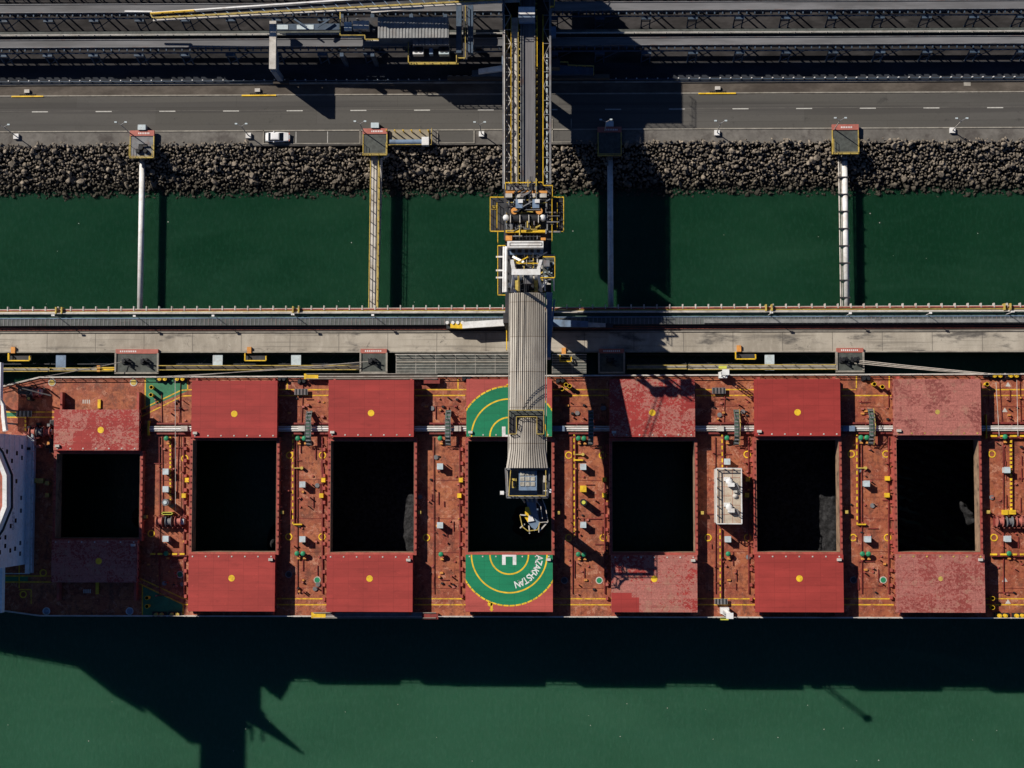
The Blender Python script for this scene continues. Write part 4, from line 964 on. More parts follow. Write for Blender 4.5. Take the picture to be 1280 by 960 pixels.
# dashed hydraulic pipes
for x, y0, y1, t_ in ((366, 541, 655, .1), (717.5, 540, 671, .1), (902.5, 541, 584, .1), (900, 661, 750, .09), (1071, 540, 655, .1), (1263.5, 545, 638, .17), (213, 546, 630, .15), (32, 520, 540, .15)):
    a, b = PS(x, y0, .4), PS(x + (.4 if x > 700 else 0), y1, .4); L = (b - a).length; k = 0; u = 0.
    MB().beam(a + Vector((.22, 0, -.1)), b + Vector((.22, 0, -.1)), .16, .3).build('hose_tray', M['darkred'], ship)
    m = MB(); st = 1.15 if t_ < .15 else .75
    while u < L: m.beam(a.lerp(b, u / L), a.lerp(b, min(1, (u + st * .6) / L)), t_ * 2, t_ * 2); u += st
    m.build('hose_guard', M['yellow'], ship)
    if y1 == 655 or x == 717.5:
        p = PS(x + 6, y1 + .5 if x < 700 or x > 1000 else 575, .6); MB().box(p.x - .8, p.x + .8, p.y - .12, p.y + .12, dz(p.x), dz(p.x) + .6).build('hose_branch', M['yellow'], ship)
        p = PS(x + 9, 585 if x < 700 or x > 1000 else 568, .7); MB().box(p.x - 1.1, p.x + .3, p.y - .09, p.y + .09, dz(p.x), dz(p.x) + .5).cyl(p.x + .3, p.y, dz(p.x), dz(p.x) + .8, .28).build('hose_branch', M['dullyellow'], ship)
for x0, x1, y in ((188, 234, 692.5), (1238, 1300, 693), (1238, 1300, 545)):
    a, b = PS(x0, y, .8), PS(x1, y, .8); m = MB(); L = b.x - a.x
    for k in range(5): m.beam(a.lerp(b, k / 5), a.lerp(b, k / 5 + .13), .32, .32)
    m.build('yellow_pipe', M['yellow'], ship); MB().beam(a - Vector((0, .25, .2)), b - Vector((0, .25, .2)), .25, .4).build('pipe_base', M['darkred'], ship)
# painted walkway lines
def dline(x0, y0, x1, y1, w=.11):
    a, b = PS(x0, y0), PS(x1, y1); d = (b - a).normalized(); r = Vector((-d.y, d.x, 0)) * w
    n = max(1, int((b - a).length / 12)); pl = MB()
    for k in range(n):
        p, q = a.lerp(b, k / n), a.lerp(b, (k + 1) / n)
        pl.prism([(p.x - r.x, p.y - r.y), (q.x - r.x, q.y - r.y), (q.x + r.x, q.y + r.y), (p.x + r.x, p.y + r.y)], lambda c: dz(c[0]) - .02, lambda c: dz(c[0]) + .010)
    pl.build('walkway_line', M['walkline'], ship)
for x0, x1 in ((346, 411), (518, 583), (690, 764), (869, 945), (1052, 1117), (1228, 1294)):
    dline(x0, 487, x1 if x0 != 1052 else 1070, 487); dline(x0, 494.5, x1, 494.2)
    dline(x0, 748.3, x1, 748.5); dline(x0, 755.8, x1, 756)
dline(226, 488, 240, 487); dline(228, 495, 240, 494.5); dline(176, 512, 226, 488); dline(176, 521, 228, 495); dline(181.5, 472, 181.5, 511); dline(234.5, 472, 234.5, 488)
dline(359, 473, 359, 487); dline(572.5, 473, 572.5, 487); dline(1070.5, 470, 1070.5, 485); dline(1111.5, 470, 1111.5, 485)
dline(173, 722, 229, 748); dline(173, 729, 229, 755.5); dline(229, 748, 237, 748); dline(229, 755.5, 237, 755.7); dline(178, 732, 178, 770); dline(229, 756, 229, 768)
dline(5, 515, 68, 515); dline(5, 521.5, 68, 521.5); dline(0, 720, 65, 720); dline(0, 727.5, 65, 727.5); dline(24, 690, 24, 735); dline(24, 737, 39, 737); dline(39, 737, 39, 755)
def gpoly(pts): q = [PS(*p) for p in pts]; MB().prism([(v.x, v.y) for v in q], lambda c: dz(c[0]) - .02, lambda c: dz(c[0]) + .006).build('green_deck_area', M['green'], ship)
gpoly([(182, 472.5), (234, 472.5), (234, 489), (182, 511)]); gpoly([(178, 733), (229, 756), (229, 769), (178, 769)]); gpoly([(6, 515), (26, 515), (26, 521), (6, 521)]); gpoly([(1, 720.5), (35, 720.5), (35, 727), (1, 727)])
tm = MB()
for px, py in ((108, 502), (109, 739)):
    p = PS(px, py)
    for k in range(4): tm.box(p.x - .7 + k * .38, p.x - .5 + k * .38, p.y - .35, p.y + .35, p.z - .02, p.z + .01)
for px, py in ((1260, 481), (1260, 752.5), (1256, 725), (1256, 513)):
    p = PS(px, py); tm.prism([(p.x - .5, p.y - .3), (p.x + .5, p.y - .3), (p.x, p.y + .5)], p.z - .02, p.z + .012)
tm.build('deck_number', M['offwhite'], ship)
for px, py, w, h in ((124.5, 505, 1.2, 5.5), (122, 735, 1.4, 7.5)):
    a, b = PS(px - 1.7, py - h, .02), PS(px + 1.7, py + h, .02); MB().box(a.x, b.x, b.y, a.y, a.z - .05, a.z + .35).build('yellow_step', M['yellow'], ship)
# small grey steps over the walkway
for x0, y0, x1, y1 in ((368, 486, 384.5, 493.5), (890, 484.5, 907, 492), (893, 748.5, 909.5, 755.5), (20, 513.5, 39.5, 521), (62.5, 525, 67.5, 566)):
    o = sbox(MB(), x0, y0, x1, y1, .6, .75).build('step_platform', M['steel'], ship); t2 = MB()
    for k in range(4): u = x0 + (x1 - x0) * (k + .35) / 4; sbox(t2, u, y0 + .4, u + (x1 - x0) * .1, y1 - .4, .75, .79)
    t2.build('step_slot', M['blacksteel'], o); sbox(MB(), x0 + 1, y0 + 1, x0 + 2, y1 - 1, 0, .6).build('step_leg', M['darksteel'], o)
# deck pipes / cracks running across the lanes
for x0, y0, x1, y1 in ((226, 472, 221, 620), (202, 492, 204, 640), (379, 480, 377, 530), (1249, 473, 1258, 600), (1275, 473, 1277, 545), (906, 492, 905, 530)):
    a, b = PS(x0, y0, .12), PS(x1, y1, .12); MB().tube(a, b, .07, 6).build('thin_wire', M['darkred'], ship)
for x0, y0, x1, y1 in ((219, 472, 219.5, 640), (1245, 478, 1249, 545), (1271, 475, 1272.5, 545)):
    a, b = PS(x0, y0, .9), PS(x1, y1, .9); MB().tube(a, b, .05, 6).build('mooring_wire', M['offwhite'], ship)
# scattered small lugs on the lanes
lg = MB(); R2 = random.Random(3)
for (xl, xr) in ((178, 236), (350, 409), (521, 581), (694, 762), (873, 942), (1056, 1117), (1233, 1290)):
    for y in (502, 556, 590, 630, 655, 701, 712):
        p = PS(R2.uniform(xl + 6, xr - 4), y + R2.uniform(-6, 6)); lg.box(p.x - .15, p.x + .15, p.y - .15, p.y + .15, p.z - .02, p.z + .25)
    for y in range(560, 760, 17):
        p = PS(xr - 3.5, y + R2.uniform(-2, 2)); lg.box(p.x - .22, p.x + .22, p.y - .3, p.y + .3, p.z - .02, p.z + .55)
lg.build('deck_lug', M['coaming'], ship)
for (x, y) in ((360, 516), (531, 508), (707, 507), (737, 520), (1080, 514), (1076, 517), (550, 716), (730, 725), (909, 725), (1080, 712)):
    p = PS(x + 2, y); MB().box(p.x - .3, p.x + .3, p.y - .16, p.y + .16, p.z - .02, p.z + .3).build('sounding_pipe', M['orange'], ship)
lanes = ((178, 236), (350, 409), (521, 581), (694, 762), (873, 942), (1056, 1117), (1233, 1290))
R5 = random.Random(31)
for nm, mt, cnt in (('pipe_stub', 'darkred', 13), ('cleat', 'blacksteel', 9), ('air_pipe', 'coaming', 13), ('hand_valve', 'orange', 4), ('hose_coil', 'steel', 3), ('eye_plate', 'pink', 8)):
    for (xl, xr) in lanes:
        for k in range(cnt):
            x = R5.uniform(xl + (16 if R5.random() < .7 else 2), xr - 3); y = R5.choice((R5.uniform(497, 528), R5.uniform(546, 690), R5.uniform(546, 690), R5.uniform(695, 745)))
            q = PS(x, y); m = MB()
            if nm == 'pipe_stub':
                L = R5.uniform(.6, 3.2); v = Vector((L, 0, 0)) if R5.random() < .4 else Vector((0, L, 0)); m.beam(q + Vector((0, 0, .15)), q + v + Vector((0, 0, .15)), .13)
            elif nm == 'air_pipe': m.cyl(q.x, q.y, q.z - .02, q.z + R5.uniform(.4, 1.1), R5.uniform(.09, .17), 8)
            elif nm == 'hose_coil': m.cyl(q.x, q.y, q.z - .02, q.z + .25, .42, 14)
            else: w = R5.uniform(.10, .24); m.box(q.x - w, q.x + w, q.y - w * .8, q.y + w * .8, q.z - .02, q.z + R5.uniform(.15, .7))
            m.build(nm, M[mt], ship)
for (xl, xr) in lanes:
    for xx, ww in ((xr - 6.5, .1), (xl + 21, .06)):
        a, b = PS(xx, 546, .2), PS(xx + .4, 742, .2); MB().beam(a, b, ww * 2, ww * 2).build('lane_pipe', M['darkred'], ship)
    for yy in (600, 648, 690, 735, 508):
        a, b = PS(xl + 18, yy, .02), PS(xr - 8, yy + R5.uniform(-1, 1), .02); MB().beam(a, b, .07, .08).build('weld_seam', M['darkred'], ship)
# winches
def winch(px, py, s=1.0):
    p = PS(px, py, 1.2); z = dz(p.x)
    o = MB().box(p.x - 2.6 * s, p.x + 2.6 * s, p.y - .9, p.y + .9, z, z + .35).build('winch', M['darkred'], ship)
    for k in range(3):
        u = p.x - 1.7 * s + k * 1.7 * s; d = MB().tube((u - .5, p.y, z + 1.1), (u + .5, p.y, z + 1.1), .62, 14)
        for v in (-.55, .45): d.tube((u + v, p.y, z + 1.1), (u + v + .1, p.y, z + 1.1), .95, 16)
        d.build('winch_drum', M['pink'] if k != 1 else M['steel'], o)
    MB().box(p.x + 2.0 * s, p.x + 2.8 * s, p.y - .5, p.y + .5, z, z + 1.5).build('winch_motor', M['ventbox'], o)
    r = MB()
    for k in range(7): u = p.x - 2.8 * s + k * .9 * s; r.beam((u, p.y - 1.1, z), (u, p.y - 1.1, z + 1.6), .1).beam((u, p.y + 1.1, z), (u, p.y + 1.0, z + 1.3), .1)
    r.build('winch_frame', M['pink'], o)
winch(211, 652); winch(1262, 652); winch(1292, 652); winch(50, 540, .8); winch(38, 490, .7)
for x0, y0, x1, y1 in ((202, 640, 215.5, 643.5),):
    a, b = PS(x0, y0, 1.6), PS(x1, y1, 1.6); z = dz(a.x)
    MB().box(a.x, b.x, a.y - .12, a.y, z, z + 1.6).box(a.x, b.x, b.y, b.y + .12, z, z + 1.6).box(a.x, a.x + .15, b.y, a.y, z, z + 1.6).box(b.x - .15, b.x, b.y, a.y, z, z + 1.6).build('hose_frame', M['lime'], ship)
o = sbox(MB(), 1254.5, 637.5, 1260, 643.5, 0, 1.4); sbox(o, 1260.8, 637.5, 1270, 643, 0, 1.4); o.build('hydraulic_box', M['yellow'], ship)
sbox(MB(), 1232.5, 518, 1234, 548, 0, 1.2).build('yellow_rail', M['yellow'], ship); sbox(MB(), 184.5, 526, 186.3, 544, 0, 1.2).build('yellow_rail', M['yellow'], ship)
# hose davits (white towers) by both rails
for px, py, s in ((903, 468, 1), (905, 764, -1)):
    p = PS(px, py); z = p.z; hh = 5.6 if s == 1 else 9.5
    o = MB().box(p.x - .75, p.x + .75, p.y - s * .2 - .55, p.y - s * .2 + .55, z, z + 1.6).build('davit', M['white'], ship)
    lt = MB()
    for u in (-.4, .4):
        for v in (-.35, .35): lt.beam((p.x + u, p.y + v, z + 1.6), (p.x + u * .8, p.y + v * .8, z + hh), .12)
    for k in range(6):
        z0 = z + 1.6 + (hh - 1.6) * k / 6; z1 = z + 1.6 + (hh - 1.6) * (k + 1) / 6
        lt.beam((p.x - .4, p.y + .35, z0), (p.x + .4, p.y + .35, z1), .08).beam((p.x + .4, p.y - .35, z0), (p.x - .4, p.y - .35, z1), .08).beam((p.x - .4, p.y - .35, z0), (p.x - .4, p.y + .35, z1), .08)
    lt.build('lattice_mast', M['white'], o); MB().box(p.x - .6, p.x + .6, p.y - .5, p.y + .5, z + hh, z + hh + .4).build('davit_head', M['white'], o)
    MB().box(p.x - .7, p.x + .7, p.y + s * 1.0, p.y + s * 1.5, z + .2, z + .9).build('lime_platform', M['lime'], o)
# accommodation ladders lying along the rails
for x0, x1, y in ((383, 547, 470.5), (392, 545, 769)):
    a, b = PS(x0, y, 1.0), PS(x1, y, 1.0); s = 1 if y < 600 else -1
    o = MB().beam(a, b, .8, .2).build('accommodation_ladder', M['steel'] if s < 0 else M['verge'], ship)
    m = MB().beam(a + Vector((0, s * .45, .2)), b + Vector((0, s * .45, .2)), .12, .4).beam(a - Vector((0, s * .45, -.2)), b - Vector((0, s * .45, -.2)), .12, .4); m.build('ladder_side', M['kerb'], o)
    MB().box(a.x - .4, a.x + 2.2, a.y - .5, a.y + .5, a.z - .3, a.z + .25).build('ladder_platform', M['yellow'], o)
    MB().box(b.x - 2.5, b.x + .4, b.y - s * .3 - 1.0, b.y - s * .3, a.z - 1.0, a.z + .5).build('ladder_davit', M['darkred'], o)
# white topped deckhouse between the holds
dhz = 4.3; a, b = PS(894.5, 585.5, dhz), PS(926.5, 654.5, dhz); z = dz(a.x)
o = MB().box(a.x + .1, b.x - .1, b.y + .1, a.y - .1, z - .1, z + dhz - .2).build('deckhouse', M['offwhite'], ship)
MB().box(a.x, b.x, b.y, a.y, z + dhz - .2, z + dhz).build('roof', weather('deckhouse_roof', (.47, .40, .31), .7, .2, .8, (.3, .15, .07), .55, .6), o)
MB().rail([(a.x, a.y, z + dhz), (a.x, b.y, z + dhz), (b.x, b.y, z + dhz), (b.x, a.y, z + dhz), (a.x, a.y, z + dhz)], 1.1, 1.7, .07).build('handrail', M['white'], o)
sm = MB()
for k in range(1, 3): x = a.x + (b.x - a.x) * k / 3; sm.box(x - .03, x + .03, b.y, a.y, z + dhz, z + dhz + .02)
for k in range(1, 6): y = b.y + (a.y - b.y) * k / 6; sm.box(a.x, b.x, y - .03, y + .03, z + dhz, z + dhz + .024)
sm.build('roof_seam', M['rustpipe'], o)
for py in (602, 634):
    p = PS(911, py, dhz); m = MB().cyl(p.x, p.y, z + dhz, z + dhz + .6, .5, 14).dome(p.x, p.y, z + dhz + .6, .62, .35).box(p.x - .9, p.x + .2, p.y + .1, p.y + .8, z + dhz, z + dhz + .5).box(p.x - .2, p.x + .9, p.y - .9, p.y - .2, z + dhz, z + dhz + 1.1); m.build('roof_ventilator', M['white'], o)
    f = MB()
    for u, v in ((1.2, -.3), (1.7, -1.6)): f.beam((p.x + u, p.y + v, z + dhz), (p.x + u, p.y + v, z + dhz + 2.4), .13)
    f.beam((p.x + 1.2, p.y - .3, z + dhz + 2.3), (p.x + 1.7, p.y - 1.6, z + dhz + 2.3), .13).beam((p.x + 1.2, p.y - .3, z + dhz + 1.2), (p.x + 1.7, p.y - 1.6, z + dhz + 2.2), .09); f.build('vent_frame', M['steel'], o)
p = PS(919, 620, dhz); MB().dome(p.x, p.y, z + dhz, .5, .5).box(p.x - .3, p.x + .3, p.y + .6, p.y + 1.0, z + dhz, z + dhz + .6).build('roof_light', M['offwhite'], o)
sbox(MB(), 933, 598, 936, 601, 0, 1).build('vent_box', M['ventbox'], ship)

# ---- superstructure at the stern
fa, fb = PS(37, 545), PS(37, 705); z = dz(fa.x); xf = fa.x; HA = 22.4
xs = xf - 17
sp_ = MB().box(xs, xf, fb.y, fa.y, z - .2, z + HA).build('superstructure', M['wall'], ship)
cyw = (fa.y + fb.y) / 2
for h, ys in ((4.0, (-9.6, -7.7, -1.9, .4, 7.6, 9.6)), (6.7, (-8.6, -3.6, 3.4, 8.4)), (9.2, (-8.8, -4.5, 5.2, 7.0)), (11.8, (-7.9, -6.4, 7.2, 8.6)), (14.4, (-8.9, -6.3, 6.6, 8.8)), (17, (-9, -6, -2, 2, 6, 9))):
    for y in ys: MB().box(xf - .05, xf + .05, cyw + y - .38, cyw + y + .38, z + h - .45, z + h + .45).build('window', M['glass'], sp_)
for word, yc in (('SAFETY', -3.2), ('FIRST', 1.6)):
    tm_ = MB(); text_mesh(tm_, word, 1.25, Matrix(((0, 0, 1, xf + .02), (1, 0, 0, cyw + yc), (0, 1, 0, z + 7.8), (0, 0, 0, 1))))
    tm_.build('lettering', M['blacksteel'], sp_)
lo_ = MB()
for k in range(1, 8): lo_.box(xf, xf + .07, fb.y, fa.y, z + k * 2.65 - .05, z + k * 2.65 + .05)
lo_.build('deck_band', M['wall'], sp_)
MB().rail([(xf + 1.2, fa.y + .3, z + 1.2), (xf + 1.2, fb.y - 1.6, z + 1.2), (xf - 6, fb.y - 1.6, z + 1.2)], 1.1, 1.6, .06).build('handrail', M['ventbox'], sp_)
MB().box(xf, xf + 1.25, fb.y - 1.6, fa.y + .3, z, z + 1.2).build('plinth', M['wall'], sp_)
# bridge wing across the beam, with its bay, rails, wheelhouse, mast, funnel
hb = 23.6
hw = 30.5; wa, wb = PS(-124, 430, hw), PS(-124, 794, hw)
wgo = MB().box(wa.x - 6, wa.x - .1, wb.y, wa.y, z + hw - 2.6, z + hw - .9).build('bridge_wing', M['wall'], ship)
MB().box(wa.x - .35, wa.x, wb.y, wa.y, z + hw - 2.6, z + hw + .3).box(wa.x - 6, wa.x - .35, wb.y, wb.y + .3, z + hw - 1, z + hw + .3).box(wa.x - 6, wa.x - .35, wa.y - .3, wa.y, z + hw - 1, z + hw + .3).build('bulwark', M['wall'], wgo)
# low boat deck wings either side of the block
for y0, y1 in ((453, 506), (697, 766)):
    p, q = PS(1.2 if y0 < 600 else 3.5, y0, 7), PS(1.2 if y0 < 600 else 3.5, y1, 7); MB().box(p.x - 5, p.x, q.y, p.y, z + 5.6, z + 7).build('boat_deck', M['wall'], sp_)
    for y in (p.y - 1, q.y + 1): MB().box(p.x - 3, p.x - 2.6, y - .2, y + .2, z, z + 5.6).build('boat_deck_post', M['wall'], sp_)
p = PS(37, 703, 0)
MB().hexa([(p.x - 5.2, p.y + .2, z + HA), (p.x - 1.4, p.y + .2, z + HA), (p.x - 1.4, p.y + 1.6, z + HA), (p.x - 5.2, p.y + 1.6, z + HA)], [(p.x - 2.5, p.y + .5, z + 32), (p.x - 2.1, p.y + .5, z + 32), (p.x - 2.1, p.y + .8, z + 32), (p.x - 2.5, p.y + .8, z + 32)]).build('shadow_spike_mast', M['wall'], sp_)  # unseen tapered mast, shaped to cast the broad spike on the water
oc = [PS(*p, hb) for p in ((-12, 552), (-1, 566), (10, 594), (10, 634), (-1, 662), (-12, 678))]
pts = [(p.x, p.y) for p in oc]
MB().prism(pts, z + hb - 3.2, z + hb - .2).build('bridge_bay', M['wall'], sp_)
cx_, cy_ = sum(p[0] for p in pts) / 6 - 3, sum(p[1] for p in pts) / 6
ins = [(p[0] + (cx_ - p[0]) * .16, p[1] + (cy_ - p[1]) * .08) for p in pts]
MB().prism(ins, z + hb - .3, z + hb - .17).build('bay_floor', M['rustpipe'], sp_)
bw = MB()
for k in range(5): bw.prism([pts[k], pts[k + 1], ins[k + 1], ins[k]], z + hb - .2, z + hb + .75)
bw.build('bay_bulwark', M['white'], sp_)
bk = MB()
for k in range(5):
    mpt = lambda q: (q[0] + (cx_ - q[0]) * -.07, q[1] + (cy_ - q[1]) * -.04)
    bk.prism([mpt(pts[k]), mpt(pts[k + 1]), pts[k + 1], pts[k]], z + hb - 1.6, z + hb - 1.3)
bk.build('bay_shadow_gap', M['darksteel'], sp_)  # dark strip drawn round the bay for its shadow gap
MB().box(wa.x - 12, wa.x - 4, cyw - 9, cyw + 9, z - .1, z + hw + 1.6).build('wheelhouse', M['wall'], ship)
mx = wa.x - 6
ms = MB().cyl(mx, cyw, z + hw - 1, z + hw + 10.5, .55, 12, .3).beam((mx, cyw - 4, z + hw + 7), (mx, cyw + 4, z + hw + 7), .35).beam((mx, cyw - 2.6, z + hw + 9), (mx, cyw + 2.6, z + hw + 9), .3).box(mx - .4, mx + 1.6, cyw - 1.2, cyw + 1.2, z + hw + 5, z + hw + 5.4)
for s in (-3, 3): ms.beam((mx - 2, cyw + s, z + hw + 1.5), (mx, cyw, z + hw + 7), .3)
ms.build('radar_mast', M['wall'], ship)
MB().box(xs - 16, xs - 9, cyw - 4, cyw + 4, z, z + 27).build('funnel', M['bluesteel'], ship)
# white rescue boat at the superstructure corner
p = PS(4.5, 521, 8); bt = MB()
bt.prism([(p.x - .55, p.y + 3.0), (p.x - .1, p.y + 2.2), (p.x + .3, p.y - 1.2), (p.x + .5, p.y - 2.4), (p.x - .1, p.y - 2.6), (p.x - .45, p.y)], p.z - 1.2, p.z); bt.build('rescue_boat', M['white'], ship)
MB().box(p.x - .5, p.x - .2, p.y - 1.2, p.y - .9, dz(p.x), p.z - 1.2).box(p.x - .5, p.x - .2, p.y + 1.2, p.y + 1.5, dz(p.x), p.z - 1.2).build('boat_davit', M['steel'], ship)
a, b = P(-73, 675, 0), P(-20, 690, 0)
for q_, w_, h_ in ((a, 1.3, 29), (b, .8, 27.5), (P(10, 676, 0), 1.1, 29.5), (P(-40, 684, 0), 1.0, 31), (P(44, 672, 0), .7, 27), (P(-105, 668, 0), 1.2, 27)): MB().hexa([(q_.x - w_, q_.y - .5, z + HA), (q_.x + w_, q_.y - .5, z + HA), (q_.x + w_, q_.y + .5, z + HA), (q_.x - w_, q_.y + .5, z + HA)], [(q_.x - .3 * w_, q_.y - .2, z + h_), (q_.x + .3 * w_, q_.y - .2, z + h_), (q_.x + .3 * w_, q_.y + .2, z + h_), (q_.x - .3 * w_, q_.y + .2, z + h_)]).build('shadow_prong_post', M['wall'], sp_)  # unseen tapered posts, added to make the stern's water shadow ragged
# deck gear casting the long shadows near the stern
p = PS(30, 488, 0); g = MB()
for dx, dy, hh in ((-3, 1, 3.0), (-1.5, .3, 3.4), (0, .6, 4.2), (1.2, -.2, 5.5), (2.2, .8, 2.6), (4.5, .2, 2.4)): g.beam((p.x + dx, p.y + dy, p.z), (p.x + dx, p.y + dy, p.z + hh), .22)
g.beam((p.x, p.y + .4, p.z + 4), (p.x + 6.5, p.y - 1.2, p.z + 4.4), .2).box(p.x - .4, p.x + 1.6, p.y - .8, p.y + .6, p.z, p.z + 2.2); g.build('provision_crane', M['darksteel'], ship)
roundpost(36, 498, 'blacksteel', .45, 2.0, 'dullyellow')
sbox(MB(), 43, 598, 54, 604, 0, .8).build('vent_box', M['dullyellow'], ship)
for k in range(14):
    q = PS(R2.uniform(35, 66), R2.uniform(526, 562)); MB().box(q.x - R2.uniform(.2, .7), q.x + .3, q.y - .25, q.y + .25, q.z, q.z + R2.uniform(.5, 1.6)).build('machinery', M[R2.choice(['blacksteel', 'darkred', 'pink', 'orange', 'steel'])], ship)

# mooring ropes
def rope(p, q, lab, r=.07, sag=.5, grp='mooring ropes to the ship'):
    pts = [p.lerp(q, k / 10) - Vector((0, 0, sag * math.sin(math.pi * k / 10))) for k in range(11)]
    o = MB().path(pts, r, 6).build('mooring_rope', M['rope']); tag(o, lab, 'rope', grp)
rope(P(1070, 450, 6.8), PS(1242, 467.5, .9), 'pale mooring rope from right dolphin to yellow fairlead, upper of the three strands')
rope(P(1070, 452, 6.7), PS(1233, 468, .8), 'pale mooring rope from right dolphin, middle strand of the three', .08)
rope(P(1068, 454, 6.6), PS(1236, 469, .7), 'pale mooring rope from right dolphin, lowest of the three strands', .07)
rope(P(460, 452, 6.8), PS(228, 470.5, .8), 'brown mooring rope slanting from left-of-loader dolphin to green deck corner', .07)
rope(P(452, 456, 6.8), PS(206, 470.5, .8), 'brown mooring rope just below its longer neighbour, ending at the green deck', .06)
rope(P(155, 452, 6.8), PS(55, 471, .8), 'mooring rope from wide dolphin to the stern quarter', .07)
# ================================================================== SHIP LOADER
def lbox(mb, x0, y0, x1, y1, z0, z1):
    a, b = P(x0, y0, z1), P(x1, y1, z1); return mb.box(a.x, b.x, b.y, a.y, z0, z1)
def one(name, mat, par, *q, label=None): return lbox(MB(), *q).build(name, M[mat], par, label)
ld = thing('ship_loader', 'tall travelling ship loader whose grey roofed boom reaches over the green helicopter circle', 'ship loader', P(660, 405, ZJ))
# --- bridge conveyor from yard to tower
YA, YB = -70, 236
fl = one('bridge_floor', 'blacksteel', ld, 629, YA, 688, YB, 17.1, 17.6)
gm = MB()
for x in (629.5, 687.5):
    a, b = P(x, YA, 22), P(x, YB, 22)
    for zz in (17.4, 21.8): gm.beam((a.x, a.y, zz), (a.x, b.y, zz), .35, .4)
    y = b.y; k = 0
    while y < a.y - 3:
        gm.beam((a.x, y, 17.4 if k % 2 else 21.8), (a.x, y + 3.4, 21.8 if k % 2 else 17.4), .2).beam((a.x, y, 17.4), (a.x, y, 21.8), .18); y += 3.4; k += 1
gm.build('side_truss', M['steel'], ld)
one('trough_floor', 'darksteel', ld, 669, YA, 687, YB, 17.6, 18.8)
for x, mt in ((629, 'offwhite'), (688, 'bluesteel')): one('side_sheet', mt, ld, x - .5, YA, x + .5, YB, 17.2, 21.3)
bt_ = one('bridge_belt', 'belty', ld, 654.5, YA, 667.5, YB, 17.7, 20.9)
mm = MB()
for x0, x1 in ((650.5, 652), (653.2, 654.3), (667.7, 669)): lbox(mm, x0, YA, x1, YB, 17.7, 21.2)
mm.build('belt_stringer', M['steel'], ld)
mm = MB(); y = P(0, YB, 22).y
while y < P(0, YA, 22).y:
    u = P(648.6, 100, 20.8); mm.box(u.x, u.x + .35, y, y + .2, 17.7, 20.9); u = P(669.2, 100, 20.8); mm.box(u.x, u.x + .35, y, y + .2, 17.7, 20.9); y += 1.2
mm.build('idler_row', M['dullyellow'], ld)
one('walkway', 'offwhite', ld, 639.3, 22, 647.5, YB, 20.6, 20.75)
one('pipe_tray', 'offwhite', ld, 631.5, 66, 637.5, YB, 19.1, 19.3)
one('cable_tray', 'dullyellow', ld, 633, 22, 635.5, 66, 19.1, 19.4)
def prail(par, pts, z, mat='yellow', h=1.1, r=.045, sp=1.6, name='handrail'):
    q = [P(x, y, zz if (zz := z) else z) for x, y in pts]; return MB().rail([(p.x, p.y, z) for p in q], h, sp, r).build(name, M[mat], par)
prail(ld, [(639, 20.5), (639, YB)], 20.7, 'yellow', r=.042); prail(ld, [(647.8, 20.5), (647.8, YB)], 20.7, 'dullyellow', r=.04)
prail(ld, [(671.5, 20.5), (671.5, 85)], 20, 'yellow'); prail(ld, [(678.8, 20.5), (678.8, YB)], 19.7, 'yellow', r=.06); prail(ld, [(630.8, 20.5), (630.8, YB)], 21.1, 'offwhite', r=.06)
for k in range(26):
    p = P(634.5, 68 + k * 6.4, 19.3); MB().box(p.x - .3, p.x + .1, p.y - .08, p.y + .08, 19.3, 19.6).build('pipe_bracket', M['white'], ld)
hd = one('head_chute', 'bluesteel', ld, 648, 8, 668.5, 22, 21, 25); one('chute_roof', 'white', hd, 648, 9, 668.5, 18, 25, 25.2)
m = MB(); a = P(684, 66, 19.5); b = P(684, 232, 19.5); y = b.y
while y < a.y: m.box(a.x - .16, a.x + .12, y, y + .9, 18.9, 19.9); y += 1.3
m.build('hose_loop_row', M['ventbox'], ld)
for xa_, xb_, mt in ((629, 638.5, 'offwhite'), (679.5, 687.5, 'steel')):
    m = MB(); y = P(0, YB, 21.6).y; k = 0; u, v = P(xa_, 100, 21.6).x, P(xb_, 100, 21.6).x
    while y < P(0, YA, 21.6).y: m.beam((u if k % 2 else v, y, 21.6), (v if k % 2 else u, y + 2.6, 21.6), .12).beam((u, y, 21.6), (v, y, 21.6), .1); y += 2.6; k += 1
    m.build('plan_bracing', M[mt], ld)
# --- landside portal
one('transfer_tower', 'navy', ld, 560, -75, 678, -24, 21, 30)
one('tower_roof', 'steel', ld, 559, -76, 679, -23, 30, 30.3)
prail(ld, [(561, -23), (688, -23), (688, -60)], 30.3, 'yellow'); one('shadow_edge_balcony', 'grating', ld, 679, -60, 688, -30, 27, 27.2); prail(ld, [(688, -20), (693, -20), (693, 10), (688, 10)], 22, 'yellow'); one('shadow_edge_landing', 'grating', ld, 688, -20, 693, 10, 21.8, 22)  # rails, balcony and landing added to break up the tower's road shadow
for x in (573.5, 588): one('tower_leg', 'navy', ld, x - 3.2, 6, x + 3.2, 66, 13.2, 14.6); 
prail(ld, [(582, 8), (582, 74), (573, 74)], 14.4, 'dullyellow'); one('tower_walkway', 'darksteel', ld, 579, 8, 584, 74, 14.2, 14.4)
for x in (634, 684):
    for y in (20, 84): p = P(x, y, 12); MB().box(p.x - .8, p.x + .8, p.y - .8, p.y + .8, ZR - .1, 17.1).build('portal_leg', M['bluesteel'], ld)
one('portal_beam', 'darksteel', ld, 630, 74, 700, 84, 14.6, 17.0)
def bogie(x0, x1, y0, y1, z, mat, flip):
    o = one('bogie_beam', mat, ld, x0, y0, x1, y1, z, z + 1.6); w = MB(); a, b = P(x0, y1, z), P(x1, y1, z); x = a.x + .6
    while x < b.x - .4: MB().tube((x, a.y - .15, z + .05), (x, a.y + .5, z + .05), .5, 12).build('wheel', M['offwhite'], o); x += 1.45
    return o
